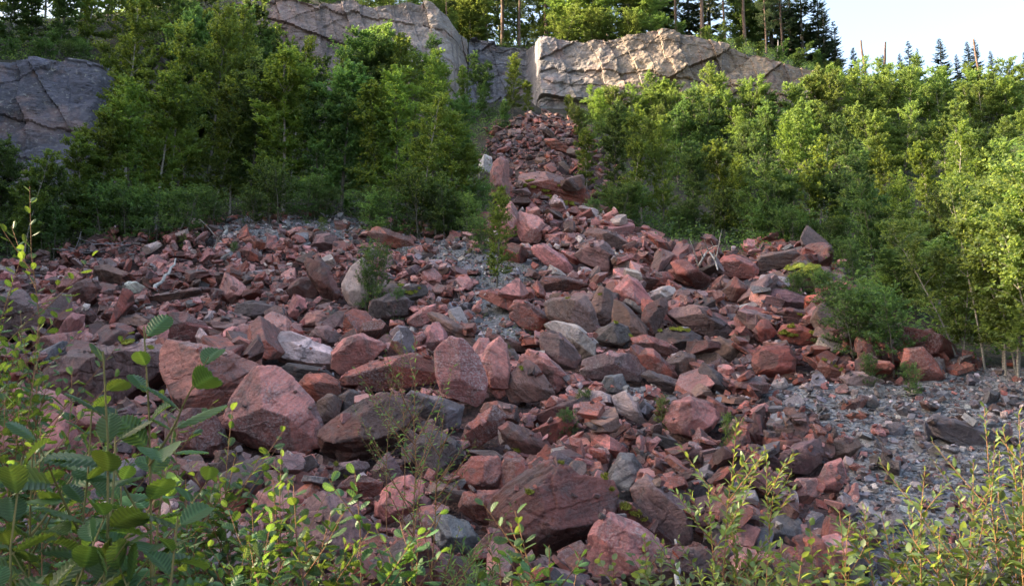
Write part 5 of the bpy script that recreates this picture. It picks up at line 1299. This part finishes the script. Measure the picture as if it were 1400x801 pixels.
near_plant('small_leaved_shrub', [(120,60,560),(180,160,590),(90,20,540),(250,225,600),(230,290,640),(60,100,640),(160,205,545)], 2.7, K_mid, 'dense dark shrub with small rounded leaves behind the big leaves', 'shrub', NG, 5)
near_plant('small_leaved_shrub', [(320,325,545),(330,375,600),(300,285,640),(360,400,630),(290,255,660),(370,350,680)], 2.5, K_mid, 'shrub with yellow lit tips in front of the pink pyramid', 'shrub', NG, 6)
near_plant('small_leaved_shrub', [(440,455,690),(420,410,650),(390,370,700),(330,320,720),(460,480,740)], 2.3, K_mid, 'low shrub in front of the mottled purple boulder', 'shrub', NG, 7)
near_plant('small_leaved_shrub', [(-40,20,270),(-60,-10,330),(-30,45,330),(-50,25,400),(-30,15,440)], 3.0, K_mid, 'branch of rounded leaves reaching in at the left edge', 'shrub', NG, 8)
near_plant('small_leaved_shrub', [(-20,60,440),(-30,35,470),(10,85,495),(0,20,520)], 2.8, K_mid, 'leafy branches over the smooth left edge slab', 'shrub', NG, 9)
near_plant('alder_shoot', [(492,499,652),(520,556,722),(480,470,740)], 2.2, K_mid, 'upright shoot with bright yellow green leaves left of the great boulder', 'shrub', NG, 10)
near_plant('alder_shoot', [(700,703,694),(745,752,745),(690,660,768)], 2.0, K_mid, 'small shoot with glowing yellow leaves before the great maroon boulder', 'shrub', NG, 11)
near_plant('willow_twig', [(556,548,452),(560,600,556)], 3.6, K_twig, 'slender dark willow twig rising before the striped maroon boulder', 'shrub', NG, 12)
near_plant('tufted_herb', [(600,605,745),(640,625,738),(660,668,735),(690,640,755)], 4.2, K_grs, 'dark narrow leaved herbs below the grey lichen slab', 'herb', NG, 13)
near_plant('willow_shoots', [(1010,1013,602),(965,958,655),(1050,1056,632),(1030,1000,690),(985,990,700)], 3.1, K_wil, 'upright willow shoots with sunlit tips before the blue grey slab', 'shrub', NG, 14)
near_plant('willow_shoots', [(1240,1255,655),(1290,1300,690),(1200,1180,700)], 3.0, K_wil, 'willow shoots with reddish tips rising over the grey gravel', 'shrub', NG, 15)
near_plant('willow_shoots', [(1380,1352,560),(1400,1378,600),(1410,1395,580),(1370,1340,640)], 3.0, K_wil, 'tall thin sunlit willow shoots at the lower right edge', 'shrub', NG, 16)
near_plant('sallow_shrub', [(1120,1110,715),(1160,1150,700),(1200,1210,712),(1170,1130,740),(1080,1070,735),(1230,1240,728)], 3.0, K_sal, 'leafy green sallow shrub covering the bottom of the gravel fan', 'shrub', NG, 17)
near_plant('sallow_shrub', [(1290,1280,722),(1330,1320,705),(1360,1380,690),(1390,1400,672),(1310,1350,735),(1270,1255,745)], 2.8, K_sal, 'leafy green sallow shrub in the lower right corner', 'shrub', NG, 18)
near_plant('sallow_shrub', [(1060,1040,762),(1100,1090,765),(1150,1160,768)], 2.7, K_sal, 'low sallow shoots under the blue grey slab', 'shrub', NG, 19)
near_plant('sallow_shrub', [(860,870,735),(880,895,752),(850,845,765)], 3.4, K_sal, 'small weak shrub in front of the pink dome', 'shrub', NG, 20)
near_plant('willow_twig', [(545,540,455),(530,548,500)], 7.5, K_twig, 'spindly willow stem between the red ridge and the oval slab', 'shrub', NG, 21)
